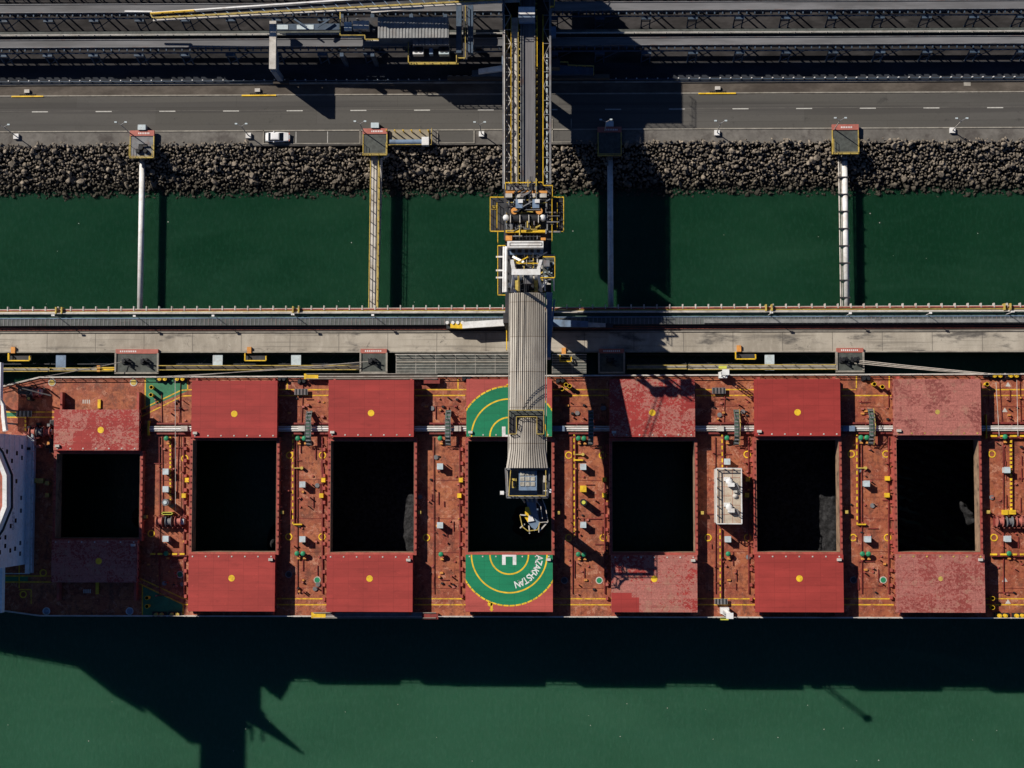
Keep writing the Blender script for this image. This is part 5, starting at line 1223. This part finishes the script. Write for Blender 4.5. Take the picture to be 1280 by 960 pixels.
bogie(559, 628, 95, 98.5, ZR + .7, 'verge', 1); bogie(690, 762, 93, 97.5, ZR + .7, 'verge', 1)
def taper(name, mat, xa, ya0, ya1, xb, yb0, yb1, z0, z1):
    q = [P(xa, ya0, z1), P(xb, yb0, z1), P(xb, yb1, z1), P(xa, ya1, z1)]; return MB().prism([(p.x, p.y) for p in q], z0, z1).build(name, M[mat], ld)
taper('portal_strut', 'white', 598, 86, 91.5, 629, 81.5, 88, 8, 9); taper('portal_box', 'navy', 590, 88, 95, 629, 84, 95, 6.5, 7.9)
taper('portal_box', 'navy', 688, 80, 93, 742, 85, 93, 6.5, 8.2); prail(ld, [(688, 79), (710, 79), (710, 83), (742, 84), (742, 94)], 8.2, 'dullyellow')  # navy tone of the box stands in for shade on this girder
one('hydraulic_unit', 'bluesteel', ld, 686, 33, 695, 44, 10, 12.5)
# --- jetty portal
taper('end_carriage_beam', 'white', 578, 402.2, 410.5, 634, 399, 407, 7.4, 8.7); taper('end_carriage_beam', 'bluesteel', 686, 399, 408, 735, 401.5, 409, 7.0, 8.5)  # right beam coloured blue for shade; left one is the lit white
taper('carriage_cover', 'yellow', 563, 404.5, 410, 578, 402.8, 410.6, 6.4, 8.0); taper('carriage_cover', 'offwhite', 735, 403, 409, 757, 404, 409, 6.4, 7.8)
m = MB()
for x in (559, 566, 572, 578): p = P(x, 403.3, 8); MB().cyl(p.x, p.y, 6.3, 8.2, .32, 10).build('warning_lamp', M['white'], ld)
if 1: bogie(558, 632, 405.5, 410.5, ZJ + .3, 'darksteel', 1); bogie(690, 766, 404.5, 409.5, ZJ + .3, 'darksteel', 1)
for x in (636.5, 686): p = P(x, 404, 14); MB().box(p.x - .75, p.x + .75, p.y - .9, p.y + .9, ZJ, 24).build('portal_leg', M['darksteel'], ld)
m = MB()
for x in (636.5, 686): p = P(x, 404, 12); q = P(x, 300, 20); m.beam((p.x, p.y, 7), (q.x, q.y, 19), .9).beam((p.x, p.y, 22), (p.x, q.y, 22), .8)
m.build('portal_brace', M['darksteel'], ld)
prail(ld, [(633.5, 410), (633.5, 438)], 9, 'yellow', r=.08)
# --- machinery tower (tail of the boom)
TZ = 26.0
one('tower_floor', 'darksteel', ld, 630, 230, 689, 300, TZ - .5, TZ - .1)
one('tower_under_house', 'darksteel', ld, 634, 236, 685, 360, 19.4, TZ - .6)
for x0, x1, s in ((613, 631, 'l'), (689, 704.5, 'r')):
    o = one('side_platform', 'darksteel', ld, x0, 247.5, x1, 290, TZ - 1.6, TZ - 1.45)
    xx = (x0 + 1.5, x0 + 8.5) if s == 'l' else (x1 - 8, x1 - 1); tr = MB()
    for k in range(14): lbox(tr, xx[0], 257 + k * 2.1, xx[1], 258 + k * 2.1, TZ - 1.4 - k * .1, TZ - 1.2 - k * .1)
    tr.build('stair_tread_row', M['dullyellow'] if s == 'l' else M['steel'], o)
    prail(o, [(x0, 247.5), (x1, 247.5)] if s == 'r' else [(x1, 247.5), (x0, 247.5), (x0, 290), (x1, 290)], TZ - 1.5, 'yellow', r=.042)
    if s == 'r': prail(o, [(x1, 247.5), (x1, 290), (x0, 290)], TZ - 1.5, 'yellow', r=.042)
    prail(o, [(xx[1] if s == 'l' else xx[0], 255), (xx[1] if s == 'l' else xx[0], 286)], TZ - 1.4, 'yellow', r=.042)
prail(ld, [(632, 238), (632, 229.5), (648, 229.5), (679, 229), (679, 233), (690.5, 233), (690.5, 247)], TZ, 'yellow', r=.042)
prail(ld, [(622.5, 290), (622.5, 304)], TZ - .5, 'yellow', r=.042); prail(ld, [(690, 250), (690, 302)], TZ, 'yellow', r=.042)
for y, mt in ((240, 'orange'), (289, 'yellow')):
    one('cross_beam', mt, ld, 632, y - 1.4, 684 if y == 240 else 682, y + 1.4, TZ, TZ + 1.1)
one('gantry_deck', 'steel', ld, 634, 232, 678, 237, TZ, TZ + .3)
m = MB()
for x in (636, 650, 665, 679): p = P(x, 244.5, TZ + 1); MB().box(p.x - .6, p.x + .6, p.y - .35, p.y + .35, TZ, TZ + 1.2).build('drive_brake', M['offwhite'], ld)
for x in (649, 670):
    o = one('drive_motor', 'bluesteel', ld, x - 4.5, 249, x + 4, 260, TZ, TZ + 1.6); lbox(MB(), x - 1.5, 249, x + 4.5, 253.5, TZ, TZ + 1.9).build('motor_cover', M['white'], o)
for x in (643, 674): p = P(x, 264, TZ + 1); MB().cyl(p.x, p.y, TZ, TZ + 1.3, .6, 14).box(p.x - .7, p.x + .5, p.y - .2, p.y + .6, TZ, TZ + 1.1).build('gearbox', M['orange'], ld)
for x in (632.5, 678.5): p = P(x, 272, TZ + 1.2); MB().cyl(p.x, p.y, TZ, TZ + 1.2, .55, 16).dome(p.x, p.y, TZ + 1.2, .55, .4).build('white_tank', M['white'], ld)
for x0, x1 in ((639, 648.5), (651, 660), (662.5, 672)):
    a, b = P(x0, 273, TZ + 1), P(x1, 273, TZ + 1); MB().tube((a.x, a.y, TZ + .8), (b.x, b.y, TZ + .8), .72, 18).build('winch_drum', M['blacksteel'], ld)
m = MB()
for x in (638, 649.8, 661, 673): lbox(MB(), x - .5, 268.5, x + .5, 278, TZ, TZ + 1.9).build('drum_flange', M['offwhite'], ld)
m = MB(); R3 = random.Random(5)
for x in (642, 646, 654, 658, 666, 670):
    lbox(m, x - .3, 251, x + .3, 262, TZ, TZ + .5)
m.build('pipe_run', M['ventbox'], ld)
m = MB()
for k in range(12): x = 637 + k * 3.4; lbox(m, x, 280, x + 1.4, 285 + R3.uniform(-1, 1.5), TZ, TZ + R3.uniform(.3, .9))
m.build('hydraulic_block', M['steel'], ld)
R4 = random.Random(21)
for nm, mt, cnt, (ax, ay, bx, by), zl in (('hydraulic_pipe', 'steel', 40, (633, 239, 672, 267), TZ), ('conduit', 'steel', 22, (632, 278, 674, 300), TZ), ('fitting', 'dullyellow', 26, (633, 236, 674, 299), TZ), ('cable', 'blacksteel', 34, (632, 232, 674, 268), TZ), ('pipework', 'offwhite', 40, (638, 319, 680, 364), TZ - 1.2), ('walkway_strut', 'dullyellow', 14, (640, 320, 682, 364), TZ - 1), ('conduit', 'steel', 16, (682, 240, 684, 298), TZ)):
    for k in range(cnt):
        m = MB(); x = R4.uniform(ax, bx); y = R4.uniform(ay, by); h = R4.uniform(.2, 1.6); p = P(x, y, zl + h); L = R4.uniform(.5, 2.6); an = R4.choice((0, 0, math.pi / 2, math.pi / 2, math.pi / 2, .5))
        q = p + Vector((math.cos(an) * L, math.sin(an) * L, R4.uniform(-.2, .2))); w_ = R4.uniform(.08, .26)
        m.beam(p, q, w_); m.beam((q.x, q.y, q.z), (q.x, q.y, zl - .1), w_ * .8); m.build(nm, M[mt], ld)
one('orange_cabinet', 'orange', ld, 632, 294.5, 640, 300.5, TZ, TZ + 1.6); one('orange_cabinet', 'orange', ld, 676, 297, 682, 300, TZ, TZ + 1.2)
m = MB()
for k in range(8): x = 640 + k * 4.4; lbox(m, x, 292, x + .8, 300, TZ, TZ + .6)
lbox(m, 638, 295, 676, 296, TZ, TZ + .7); m.build('floor_beam', M['darksteel'], ld)
eh = one('electrical_house', 'bluesteel', ld, 635, 302, 679, 318, TZ - 2.5, TZ + .4, )  # blue walls paint the shaded front under the white roof
one('house_roof', 'white', eh, 634, 301.3, 679.2, 309.3, TZ + .4, TZ + 2.6)
m = MB()
for q in ((637.5, 303.2, 677.5, 303.8), (637.5, 306.8, 677.5, 307.4), (637, 303.2, 637.8, 307.4), (677, 303.2, 677.8, 307.4)): lbox(m, *q, TZ + 2.6, TZ + 2.64)
m.build('roof_outline', M['blacksteel'], eh)
m = MB()
for x0, x1 in ((639, 644), (647, 652), (656, 660), (663, 667), (671, 675)): lbox(m, x0, 311.5, x1, 315.5, TZ + .4, TZ + .7)
m.build('roof_panel', M['blacksteel'], eh)
# luffing frame region
one('lower_floor', 'blacksteel', ld, 634, 318, 688, 366, TZ - 1.5, TZ - 1.2)
prail(ld, [(632, 308), (622.5, 308), (622.5, 369.5), (632, 369.5)], TZ - 1, 'yellow', r=.042); one('left_walkway', 'darksteel', ld, 623, 308, 628, 369.5, TZ - 1.2, TZ - 1.05)
for x in (629.6, 632.6):
    a, b = P(x, 308, TZ + 1), P(x, 365, TZ + 3); MB().tube((a.x, a.y, TZ + .5), (a.x, b.y, TZ + 2.5), .27 if x > 630 else .18, 10).build('riser_pipe', M['white'], ld)
for y in (321, 338, 347): a = P(620, y, TZ); b = P(631, y, TZ); MB().beam((a.x, a.y, TZ), (b.x, b.y, TZ), .28).build('pipe_outrigger', M['white'], ld)
AZ = 44.5; UZ = 44.2
for x in (642.5, 672.5):
    a = P(x, 340, AZ); f1 = P(x - 3 if x < 650 else x + 4, 324, TZ); f2 = P(x - 3 if x < 650 else x + 4, 362, TZ + 2)
    MB().beam((f1.x, f1.y, TZ - 1.4), a, .55).beam((f2.x, f2.y, TZ), a, .42).build('luffing_frame_leg', M['white'], ld)
a, b = P(639.5, 340, AZ), P(675.5, 340, AZ); MB().box(a.x, b.x, a.y - .5, a.y + .45, AZ - .6, AZ + .2).build('luffing_frame_head', M['white'], ld)
m = MB()
for x in (645, 651, 664, 670): p = P(x, 340, AZ); MB().tube((p.x - .25, p.y - .7, AZ - .4), (p.x + .25, p.y - .7, AZ - .4), .6, 14).build('rope_sheave', M['steel'], ld)
prail(ld, [(645, 330), (673, 330), (679, 330)], TZ + 1, 'yellow', r=.045); prail(ld, [(679, 322), (693.5, 322), (693.5, 348), (679, 348)], UZ + .15, 'yellow', r=.045); prail(ld, [(645, 330), (660, 322)], TZ + 1, 'yellow', r=.06)
prail(ld, [(670, 348), (689, 348)], TZ + 1, 'yellow', r=.06)

one('right_walkway', 'steel', ld, 680, 318, 693, 350, TZ - .6, TZ - .45); one('upper_platform', 'grating', ld, 678.5, 322, 693.5, 348, UZ, UZ + .15)
for x, y in ((680, 324), (692, 324), (680, 346), (692, 346)): p = P(x, y, UZ); MB().beam((p.x, p.y, UZ), (p.x, p.y, TZ - .5), .25).build('platform_post', M['white'], ld)
one('rope_winch_house', 'steel', ld, 679.5, 325, 687, 333, UZ + .15, UZ + 2)
one('boom_foot_belt', 'belty', ld, 654.5, 342, 665, 354.5, TZ + 1, TZ + 3.6); 
m = MB()
for x0, y0, x1, y1 in ((644, 345, 649, 364), (668, 345, 672, 364)): lbox(MB(), x0, y0, x1, y1, TZ - 1.2, TZ + 2).build('luff_cylinder', M['dullyellow'], ld)
m = MB()
for x0, y0, x1, y1 in ((636, 354, 645, 366), (683, 350, 674, 363), (641, 320, 655, 328)): a, b = P(x0, y0, TZ + 2), P(x1, y1, TZ + 2); m.beam((a.x, a.y, TZ + 1), (b.x, b.y, TZ + 2), .4)
m.build('diagonal_brace', M['white'], ld)
m = MB()
for k in range(16): x = R3.uniform(680, 691); y = R3.uniform(324, 345); lbox(m, x, y, x + R3.uniform(.8, 2.4), y + R3.uniform(.8, 2.5), UZ + .15, UZ + R3.uniform(.4, 1.4))
m.build('valve_cluster', M['ventbox'], ld)
m = MB()
for k in range(12): x = R3.uniform(640, 676); y = R3.uniform(318, 336); lbox(m, x, y, x + R3.uniform(.8, 4), y + R3.uniform(.5, 1.6), TZ - 1.2, TZ + R3.uniform(-.8, .6))
m.build('cable_box', M['steel'], ld)
# --- boom with corrugated roof
BZ = lambda py: 32.3 + (py - 366) / (622 - 366) * 8.4
def bp(px, py, dz_=0): z = BZ(py); p = P(px, py, z); return Vector((p.x, p.y, z + dz_))
xl, xr = bp(637.4, 475).x, bp(681.4, 475).x
ya, yb, ye = bp(660, 366.5).y, bp(660, 560).y, bp(660, 585).y
zz = lambda y: 32.3 + (ya - y) / (ya - bp(660, 622).y) * 8.4
def roofsheet():
    mb = MB(); nr = 17; ys = [ya + (yb - ya) * k / 6 for k in range(7)] + [ye]
    prof = []
    w0 = (xr - xl) / nr
    for k in range(nr):
        prof += [(k + .0, 0), (k + .34, 0), (k + .48, .20), (k + .86, .20)]
    prof.append((nr, 0))
    for y in ys:
        fl = 1.0 if y > yb + .01 else 1.0 + (yb - y) / (yb - ye) * .17
        for k, h in prof:
            u = k / nr - .5; x = (xl + xr) / 2 + u * (xr - xl) * fl; mb.v.append((x, y, zz(y) + h + .9 * (1 - abs(u * 2) ** 1.6)))
    n = len(prof)
    for j in range(len(ys) - 1):
        for i in range(n - 1): mb.f.append((j * n + i, (j + 1) * n + i, (j + 1) * n + i + 1, j * n + i + 1))
    return mb
bm = roofsheet().build('boom_roof', M['sheet'], ld)
m = MB()
for k in range(1, 10):
    y = ya + (ye - ya) * k / 10; m.box(xl + .1, xr - .1, y - .025, y + .025, zz(y) + .1, zz(y) + .46)
cr = MB()
for y0, y1 in ((ya, ya - .1),): pass
sd = MB()
for x in (xl + .1, xr - .25): sd.hexa([(x, ye, zz(ye) - 3.2), (x + .15, ye, zz(ye) - 3.2), (x + .15, ya, zz(ya) - 3.2), (x, ya, zz(ya) - 3.2)], [(x, ye, zz(ye) + .02), (x + .15, ye, zz(ye) + .02), (x + .15, ya, zz(ya) + .02), (x, ya, zz(ya) + .02)])
sd.build('boom_side', M['bluesteel'], ld)
fb_ = MB().hexa([(xl + .1, ye, zz(ye) - 3.4), (xr - .1, ye, zz(ye) - 3.4), (xr - .1, ya, zz(ya) - 3.4), (xl + .1, ya, zz(ya) - 3.4)], [(xl + .1, ye, zz(ye) - 3.2), (xr - .1, ye, zz(ye) - 3.2), (xr - .1, ya, zz(ya) - 3.2), (xl + .1, ya, zz(ya) - 3.2)]); fb_.build('boom_floor', M['darksteel'], ld)
g = MB(); p, q = P(686.5, 366, 29), P(684.5, 448, 30.5)
g.beam((p.x, p.y, 28), (q.x, q.y, 30), 1.1, 1.6).beam((p.x + .9, p.y - 1, 27), (q.x + .2, q.y, 29.4), .3); g.build('boom_side_girder', M['bluesteel'], ld)  # blue-grey colour carries the shade under the boom roof
ex = MB()
for x, a_ in ((xl - .18, 366.5), (xr + .2, 372)): y0 = bp(660, a_).y; ex.hexa([(x - .09, ye, zz(ye) - .25), (x + .09, ye, zz(ye) - .25), (x + .09, y0, zz(y0) - .25), (x - .09, y0, zz(y0) - .25)], [(x - .09, ye, zz(ye) - .02), (x + .09, ye, zz(ye) - .02), (x + .09, y0, zz(y0) - .02), (x - .09, y0, zz(y0) - .02)])
ex.build('eave_rail', M['kerb'], ld)
# inspection walkway across the boom
o = MB(); ym, yn, yo = bp(0, 514).y, bp(0, 522).y, bp(0, 543).y; h = 1.35
wk = MB().box(xl - .1, xr - .2, yn, ym, zz(ym) + h, zz(ym) + h + .15).build('boom_platform', M['grating'], ld)
for x0, x1 in ((xl - .1, xl + 1.2), (xr - 1.35, xr - .2)): MB().box(x0, x1, yo, yn, zz(yn) + h - .1, zz(yn) + h + .05).build('platform_wing', M['darksteel'], wk)
zr = zz(ym) + h + .15
MB().rail([(xl - .1, ym, zr), (xr - .2, ym, zr)], 1.1, 1.1, .05).rail([(xl + 1.2, yo, zr), (xl + 1.2, yn, zr), (xr - 1.35, yn, zr), (xr - 1.35, yo, zr)], 1.0, 1.1, .05).rail([(xl - .1, ym, zr), (xl - .1, yo, zr), (xl + 1.2, yo, zr)], 1.0, 1.1, .05).rail([(xr - .2, ym, zr), (xr - .2, yo, zr), (xr - 1.35, yo, zr)], 1.0, 1.1, .05).build('handrail', M['dullyellow'], wk)
# luffing ropes
st = MB()
for x in (651.5, 659):
    a = P(x - 2, 341, AZ); a.z = AZ - .2; b = Vector((bp(x - 5, 515).x, ym, zr + .2)); 
    for d in (-.14, .14): st.tube(a + Vector((d, 0, 0)), b + Vector((d, 0, 0)), .05, 6)
st.build('luffing_rope', M['darksteel'], ld)
# --- boom head
hz0 = 37.0; HZ = 38.6
hx = [P(632.3, 586, HZ), P(686.5, 586, HZ), P(684.5, 621.5, HZ), P(634, 621.5, HZ)]
hp_ = MB().prism([(p.x, p.y) for p in hx], hz0 - 2.2, hz0 - 2.0).build('head_floor', M['offwhite'], ld)
fr = MB()
for i in range(4): a, b = hx[i], hx[(i + 1) % 4]; fr.beam((a.x, a.y, HZ), (b.x, b.y, HZ), .35, .35).beam((a.x, a.y, hz0 - 2), (a.x, a.y, HZ), .3)
fr.build('head_frame', M['steel'], hp_)
hw_ = MB()
for i in (0, 1, 3):
    a, b = hx[i], hx[(i + 1) % 4]; d = Vector((0, 0, (HZ + hz0 - 2) / 2)); hw_.beam((a.x, a.y, d.z), (b.x, b.y, d.z), .12, HZ - hz0 + 1.6)
hw_.build('head_shadow_wall', M['bluesteel'], hp_)
MB().prism([(p.x, p.y) for p in hx], hz0 - 2.6, hz0 - 2.25).build('head_shadow_floor', M['darksteel'], hp_)  # walls and under-floor added so the head casts a solid shadow
MB().rail([(hx[3].x + .6, hx[0].y - .3, HZ), (hx[3].x + .3, hx[3].y + .25, HZ), (hx[2].x - .3, hx[2].y + .25, HZ), (hx[2].x - .3, hx[1].y - .3, HZ)], 1.1, 1.3, .055).build('handrail', M['dullyellow'], hp_)
rs = [P(668, 588, HZ), P(683, 588, HZ), P(683, 618, HZ), P(668, 618, HZ)]
one('head_machine_house', 'bluesteel', ld, 648.5, 588.5, 671, 613, hz0 - 2, HZ + .3)
m = MB(); pan = MB()
for i in range(3):
    for j in range(3): lbox(pan, 650 + i * 6.6, 589.2 + j * 6.6, 655.4 + i * 6.6, 594.4 + j * 6.6, HZ + .3, HZ + .42)
pan.build('roof_panel', weather('skylight', (.42, .40, .34), .5, .3, 1.5, (.15, .13, .1), .6, 1), ld)
one('head_side_floor', 'darksteel', ld, 671.5, 588, 684, 620, hz0 - 1, HZ - .6); one('head_gearbox', 'dullyellow', ld, 640, 598, 645.5, 610, hz0 - 2, HZ - .2); one('head_motor', 'blacksteel', ld, 641, 601, 644.5, 608, HZ - .2, HZ + .3)
one('head_cabinet', 'offwhite', ld, 679, 594, 683, 603, HZ - .6, HZ + .2)
for x, y in ((627.5, 616), (687, 613.5)): p = P(x, y, HZ); MB().box(p.x - .32, p.x + .32, p.y - .3, p.y + .3, HZ - .3, HZ + .1).beam((p.x, p.y, HZ - .4), (p.x + (1.2 if x < 650 else -1.0), p.y, HZ - .4), .12).build('flood_light', M['white'], ld)
# chute
CZ = 33.5
c = P(668, 640, CZ)
MB().cyl(c.x + .4, c.y - .6, 19.5, CZ - 1.5, .95, 16, .8).build('chute_pipe', M['bluesteel'], ld)
q = [P(*p, CZ) for p in ((657, 623), (669, 621), (671, 640), (675, 654), (668, 664), (659, 652), (661, 640))]
MB().prism([(p.x, p.y) for p in q], CZ - 3, CZ).build('chute_hood', M['bluesteel'], ld)
q = [P(*p, CZ + .2) for p in ((656.5, 634), (661, 633.5), (664, 643), (660, 653), (656, 647))]; MB().prism([(p.x, p.y) for p in q], CZ, CZ + .3).build('hood_plate', M['yellow'], ld)
q = [P(*p, CZ + .25) for p in ((661, 643), (665, 645), (668, 651), (660, 652.5))]; MB().prism([(p.x, p.y) for p in q], CZ, CZ + .32).build('hood_plate', M['white'], ld)
MB().rail([tuple(P(*p, CZ)) for p in ((650, 644), (653, 658), (660, 663.5), (672, 662), (675, 653))], 1.0, 1.2, .06).build('handrail', M['dullyellow'], ld)
MB().rail([tuple(P(*p, CZ)) for p in ((669, 624), (676, 633), (678, 648))], 1.0, 1.2, .055).rail([tuple(P(*p, CZ)) for p in ((678, 624), (682, 634), (685, 652), (674, 653), (673.5, 665))], 1.0, 1.2, .055).build('handrail', M['offwhite'], ld)
m = MB()
for p0, p1 in (((650, 643.5), (657, 644)), ((650, 660), (656, 655)), ((662, 667), (661, 657)), ((685, 652), (675, 663))): m.beam(P(*p0, CZ + .6), P(*p1, CZ + .6), .2)
m.build('hood_bracket', M['offwhite'], ld)
m = MB(); m.prism([(p.x, p.y) for p in [P(*v, CZ - 1) for v in ((672, 624), (681, 630), (683, 650), (674, 655))]], CZ - 1.6, CZ - 1.4); m.build('hood_walkway', M['darksteel'], ld)
for k in range(4): a, b = P(652 + k * 6, 622, HZ - 1), P(656 + k * 5, 628, CZ); MB().beam((a.x, a.y, HZ - 2), (b.x, b.y, CZ - .5), .25).build('hanger', M['steel'], ld)

# ================================================================== TRIPPER IN THE YARD
tp = thing('tripper_house', 'grey roofed tripper machine over the yard conveyors with long sloping boom and fans', 'tripper', P(517, 45, ZR))
RZ = 16.8
rf = MB(); a, b = P(472.5, 22, RZ), P(560.5, 47, RZ); n = 22; w = (b.x - a.x) / n
for k in range(n): rf.box(a.x + k * w, a.x + k * w + w * .55, b.y, a.y, RZ - .2, RZ + .12); rf.box(a.x + k * w + w * .55, a.x + (k + 1) * w, b.y, a.y, RZ - .2, RZ)
rf.build('roof', M['sheet'] if False else weather('tripper_roof', (.27, .275, .27), .6, .2, .6, (.2, .15, .12), .4, .5), tp)
lbox(MB(), 473, 23, 560, 47, RZ - 4, RZ - .25).build('wall', M['navy'], tp)
lbox(MB(), 473, 47.3, 560, 50.5, RZ - 3.5, RZ - 2.5).build('gutter', M['navy'], tp)
o = lbox(MB(), 516, 48, 561, 56, RZ - 4, RZ - 1.2).build('lower_roof', M['steel'], tp); m = MB()
for k in range(1, 6): x = 516 + 45 * k / 6; lbox(m, x - .25, 48, x + .25, 56, RZ - 1.2, RZ - 1.15)
m.build('roof_seam', M['blacksteel'], o)
lbox(MB(), 513, 56.2, 562, 79, RZ - 5, RZ - 4.2).build('machine_deck', M['darksteel'], tp)
for x0, x1, wh in ((516, 529, 'white'), (548.5, 561, 'ventbox')):
    o = lbox(MB(), x0, 57.5, x1, 67.5, RZ - 4.2, RZ - 2.4).build('air_conditioner', M[wh], tp)
    for u in (.28, .72): p = P(x0 + (x1 - x0) * u, 61.5, RZ - 2.4); MB().cyl(p.x, p.y, RZ - 2.4, RZ - 2.3, .62, 16).build('fan', M['blacksteel'], o)
lbox(MB(), 536.5, 60, 541, 67.5, RZ - 4.2, RZ - 2.6).build('cabinet', M['bluesteel'], tp)
lbox(MB(), 511, 78, 573, 80, RZ - 4.6, RZ - 4.1).build('lower_walkway', M['dullyellow'], tp)
prail(tp, [(511, 49), (511, 80), (571, 80), (571, 68)], RZ - 4.2, 'dullyellow', r=.06)
lbox(MB(), 426, 22, 472, 46, RZ - 3, RZ - 2.5).build('drive_platform', M['darksteel'], tp)
lbox(MB(), 426, 44, 457, 46.8, RZ - 2.5, RZ - 2.2).build('platform_step', M['offwhite'], tp); lbox(MB(), 457, 49, 474, 51, RZ - 2.5, RZ - 2.2).build('platform_step', M['offwhite'], tp)
prail(tp, [(426, 16), (426, 46), (457, 46), (457, 51), (474, 51)], RZ - 2.4, 'dullyellow', r=.055)
o = lbox(MB(), 441, 26, 461, 36, RZ - 2.5, RZ - .6).build('drive_unit', M['offwhite'], tp)
for k in range(2): p = P(434, 29.5 + k * 5, RZ - 1); MB().tube((p.x - .6, p.y, RZ - 1.6), (p.x + .8, p.y, RZ - 1.6), .5, 12).build('drive_motor', M['ventbox'], tp)
m = MB(); 
for k in range(14): x = R3.uniform(430, 470); y = R3.uniform(22, 42); lbox(m, x, y, x + R3.uniform(1, 4), y + R3.uniform(.6, 2), RZ - 2.5, RZ - R3.uniform(.6, 2))
m.build('machinery', M['steel'], tp)
for x in (430, 468, 516, 558):
    for y in (26, 74): p = P(x, y, 9); MB().box(p.x - .35, p.x + .35, p.y - .35, p.y + .35, ZR - .1, RZ - 4.5).build('support_leg', M['navy'], tp)
# sloping boom of the tripper
def gp_(px, py, z): return P(px, py, z)
A1, B1 = gp_(190, 18.5, 16.2), gp_(650, -12, 21.5); A2, B2 = gp_(192, 24, 16.2), gp_(650, 0, 21.5)
bo = MB().add([A1 - Vector((0, 0, .6)), A2 - Vector((0, 0, .6)), B2 - Vector((0, 0, .6)), B1 - Vector((0, 0, .6)), A1, A2, B2, B1], [(0, 3, 2, 1), (4, 5, 6, 7), (0, 1, 5, 4), (1, 2, 6, 5), (2, 3, 7, 6), (3, 0, 4, 7)]).build('boom_deck', M['darksteel'], tp)
MB().beam(A1 + Vector((0, .2, .6)), B1 + Vector((0, .2, .6)), .25, .3).build('upper_chord', M['white'], bo)
MB().beam(A2 + Vector((0, -.2, .3)), B2 + Vector((0, -.2, .3)), .55, .25).build('lower_chord', M['offwhite'], bo)
r = MB().rail([tuple(A2), tuple(B2)], 1.1, 2.0, .06).rail([tuple(A1), tuple(A2)], 1.1, 1, .06); r.build('handrail', M['dullyellow'], bo)
MB().rail([tuple(A1), tuple(A1.lerp(B1, .12))], 1.1, 2.0, .09).build('handrail', M['yellow'], bo)
m = MB()
for k in range(30): p = A1.lerp(B1, k / 30); q = A2.lerp(B2, (k + .5) / 30); m.beam(p + Vector((0, 0, .1)), q + Vector((0, 0, .1)), .12)
m.build('lattice', M['bluesteel'], bo)
a = P(156, 14.2, 16.2); MB().beam(a, A1 + Vector((0, .6, 0)), .28).build('boom_tip_rail', M['white'], bo)
a, b = P(464, 14.5, 19.5), P(530, 9, 20.2); MB().beam(a, b, .5, .3).build('cable_duct', M['offwhite'], bo)
# cantilever beam with deep web panel
a, b = P(341, 26, 14.5), P(341.5, 86, 14.5)
MB().box(a.x - .62, a.x + .62, b.y, a.y, 13.4, 14.5).build('cross_beam', M['offwhite'], tp)
MB().box(a.x - .5, a.x + .5, b.y - .2, b.y + .9, ZR - .1, 13.4).prism([(a.x - .15, b.y + .9), (a.x + .15, b.y + .9), (a.x + .15, b.y + 4.5), (a.x - .15, b.y + 4.5)], 8.5, 13.4).build('cross_beam_leg', M['bluesteel'], tp)
MB().box(a.x - 1.4, a.x + 1.6, b.y - .6, b.y + .4, ZR + .1, ZR + .9).build('leg_bogie', M['verge'], tp)
m = MB()
for x in (368, 412): p = P(x, 24, 13); q = P(390 + (x - 390) * .3, 34, 13); m.beam(p, q, .3)
m.build('boom_brace', M['navy'], tp)
p0, p1 = P(345, 30, 12), P(430, 37, 12); MB().box(p0.x, p1.x, p1.y, p0.y, 11.4, 12).build('belt_gallery', M['navy'], tp)
m = MB()
for x0, x1 in ((346, 360), (371, 392)): lbox(m, x0, 31, x1, 36.5, 12, 12.1)
m.build('gallery_plate', M['ventbox'], tp)
# ================================================================== LIGHT, SKY, CAMERA
ELEV = math.radians(37.6); c, s = math.cos(ELEV), math.sin(ELEV)
dirv = Vector((.8 * c, -.6 * c, -s))
su = bpy.data.lights.new('sun', 'SUN'); su.energy = SUN_E; su.angle = math.radians(.5); su.color = (1, .93, .84)
so = bpy.data.objects.new('sun', su); COL.objects.link(so); so.rotation_mode = 'QUATERNION'; so.rotation_quaternion = Vector((0, 0, -1)).rotation_difference(dirv); so.location = (-200, 150, 200)
w = bpy.data.worlds.new('World'); S.world = w; w.use_nodes = True
nt = w.node_tree; bg = nt.nodes['Background']; sk = nt.nodes.new('ShaderNodeTexSky'); sk.sky_type = 'NISHITA'; sk.sun_disc = False
sk.sun_elevation = ELEV; sk.sun_rotation = math.atan2(-.8, .6); sk.air_density = .5; sk.dust_density = .2; sk.ozone_density = 10.0
nt.links.new(sk.outputs[0], bg.inputs[0]); bg.inputs[1].default_value = SKY_S
cd = bpy.data.cameras.new('camera'); co = bpy.data.objects.new('camera', cd); COL.objects.link(co)
cd.sensor_fit = 'HORIZONTAL'; cd.sensor_width = 36; cd.lens = F / 1280 * 36; cd.clip_start = 1; cd.clip_end = 6000
co.location = CAM; co.rotation_mode = 'QUATERNION'; co.rotation_quaternion = RC.to_quaternion(); S.camera = co
S.view_settings.view_transform = 'Standard'; S.view_settings.look = 'None'; S.view_settings.exposure = EXPO; S.view_settings.gamma = 1; S.view_settings.use_curve_mapping = False
S.render.resolution_x = 1024; S.render.resolution_y = 768
S.cycles.max_bounces = 5; S.cycles.diffuse_bounces = 2; S.cycles.glossy_bounces = 2; S.cycles.transmission_bounces = 2
S.cycles.use_denoising = True
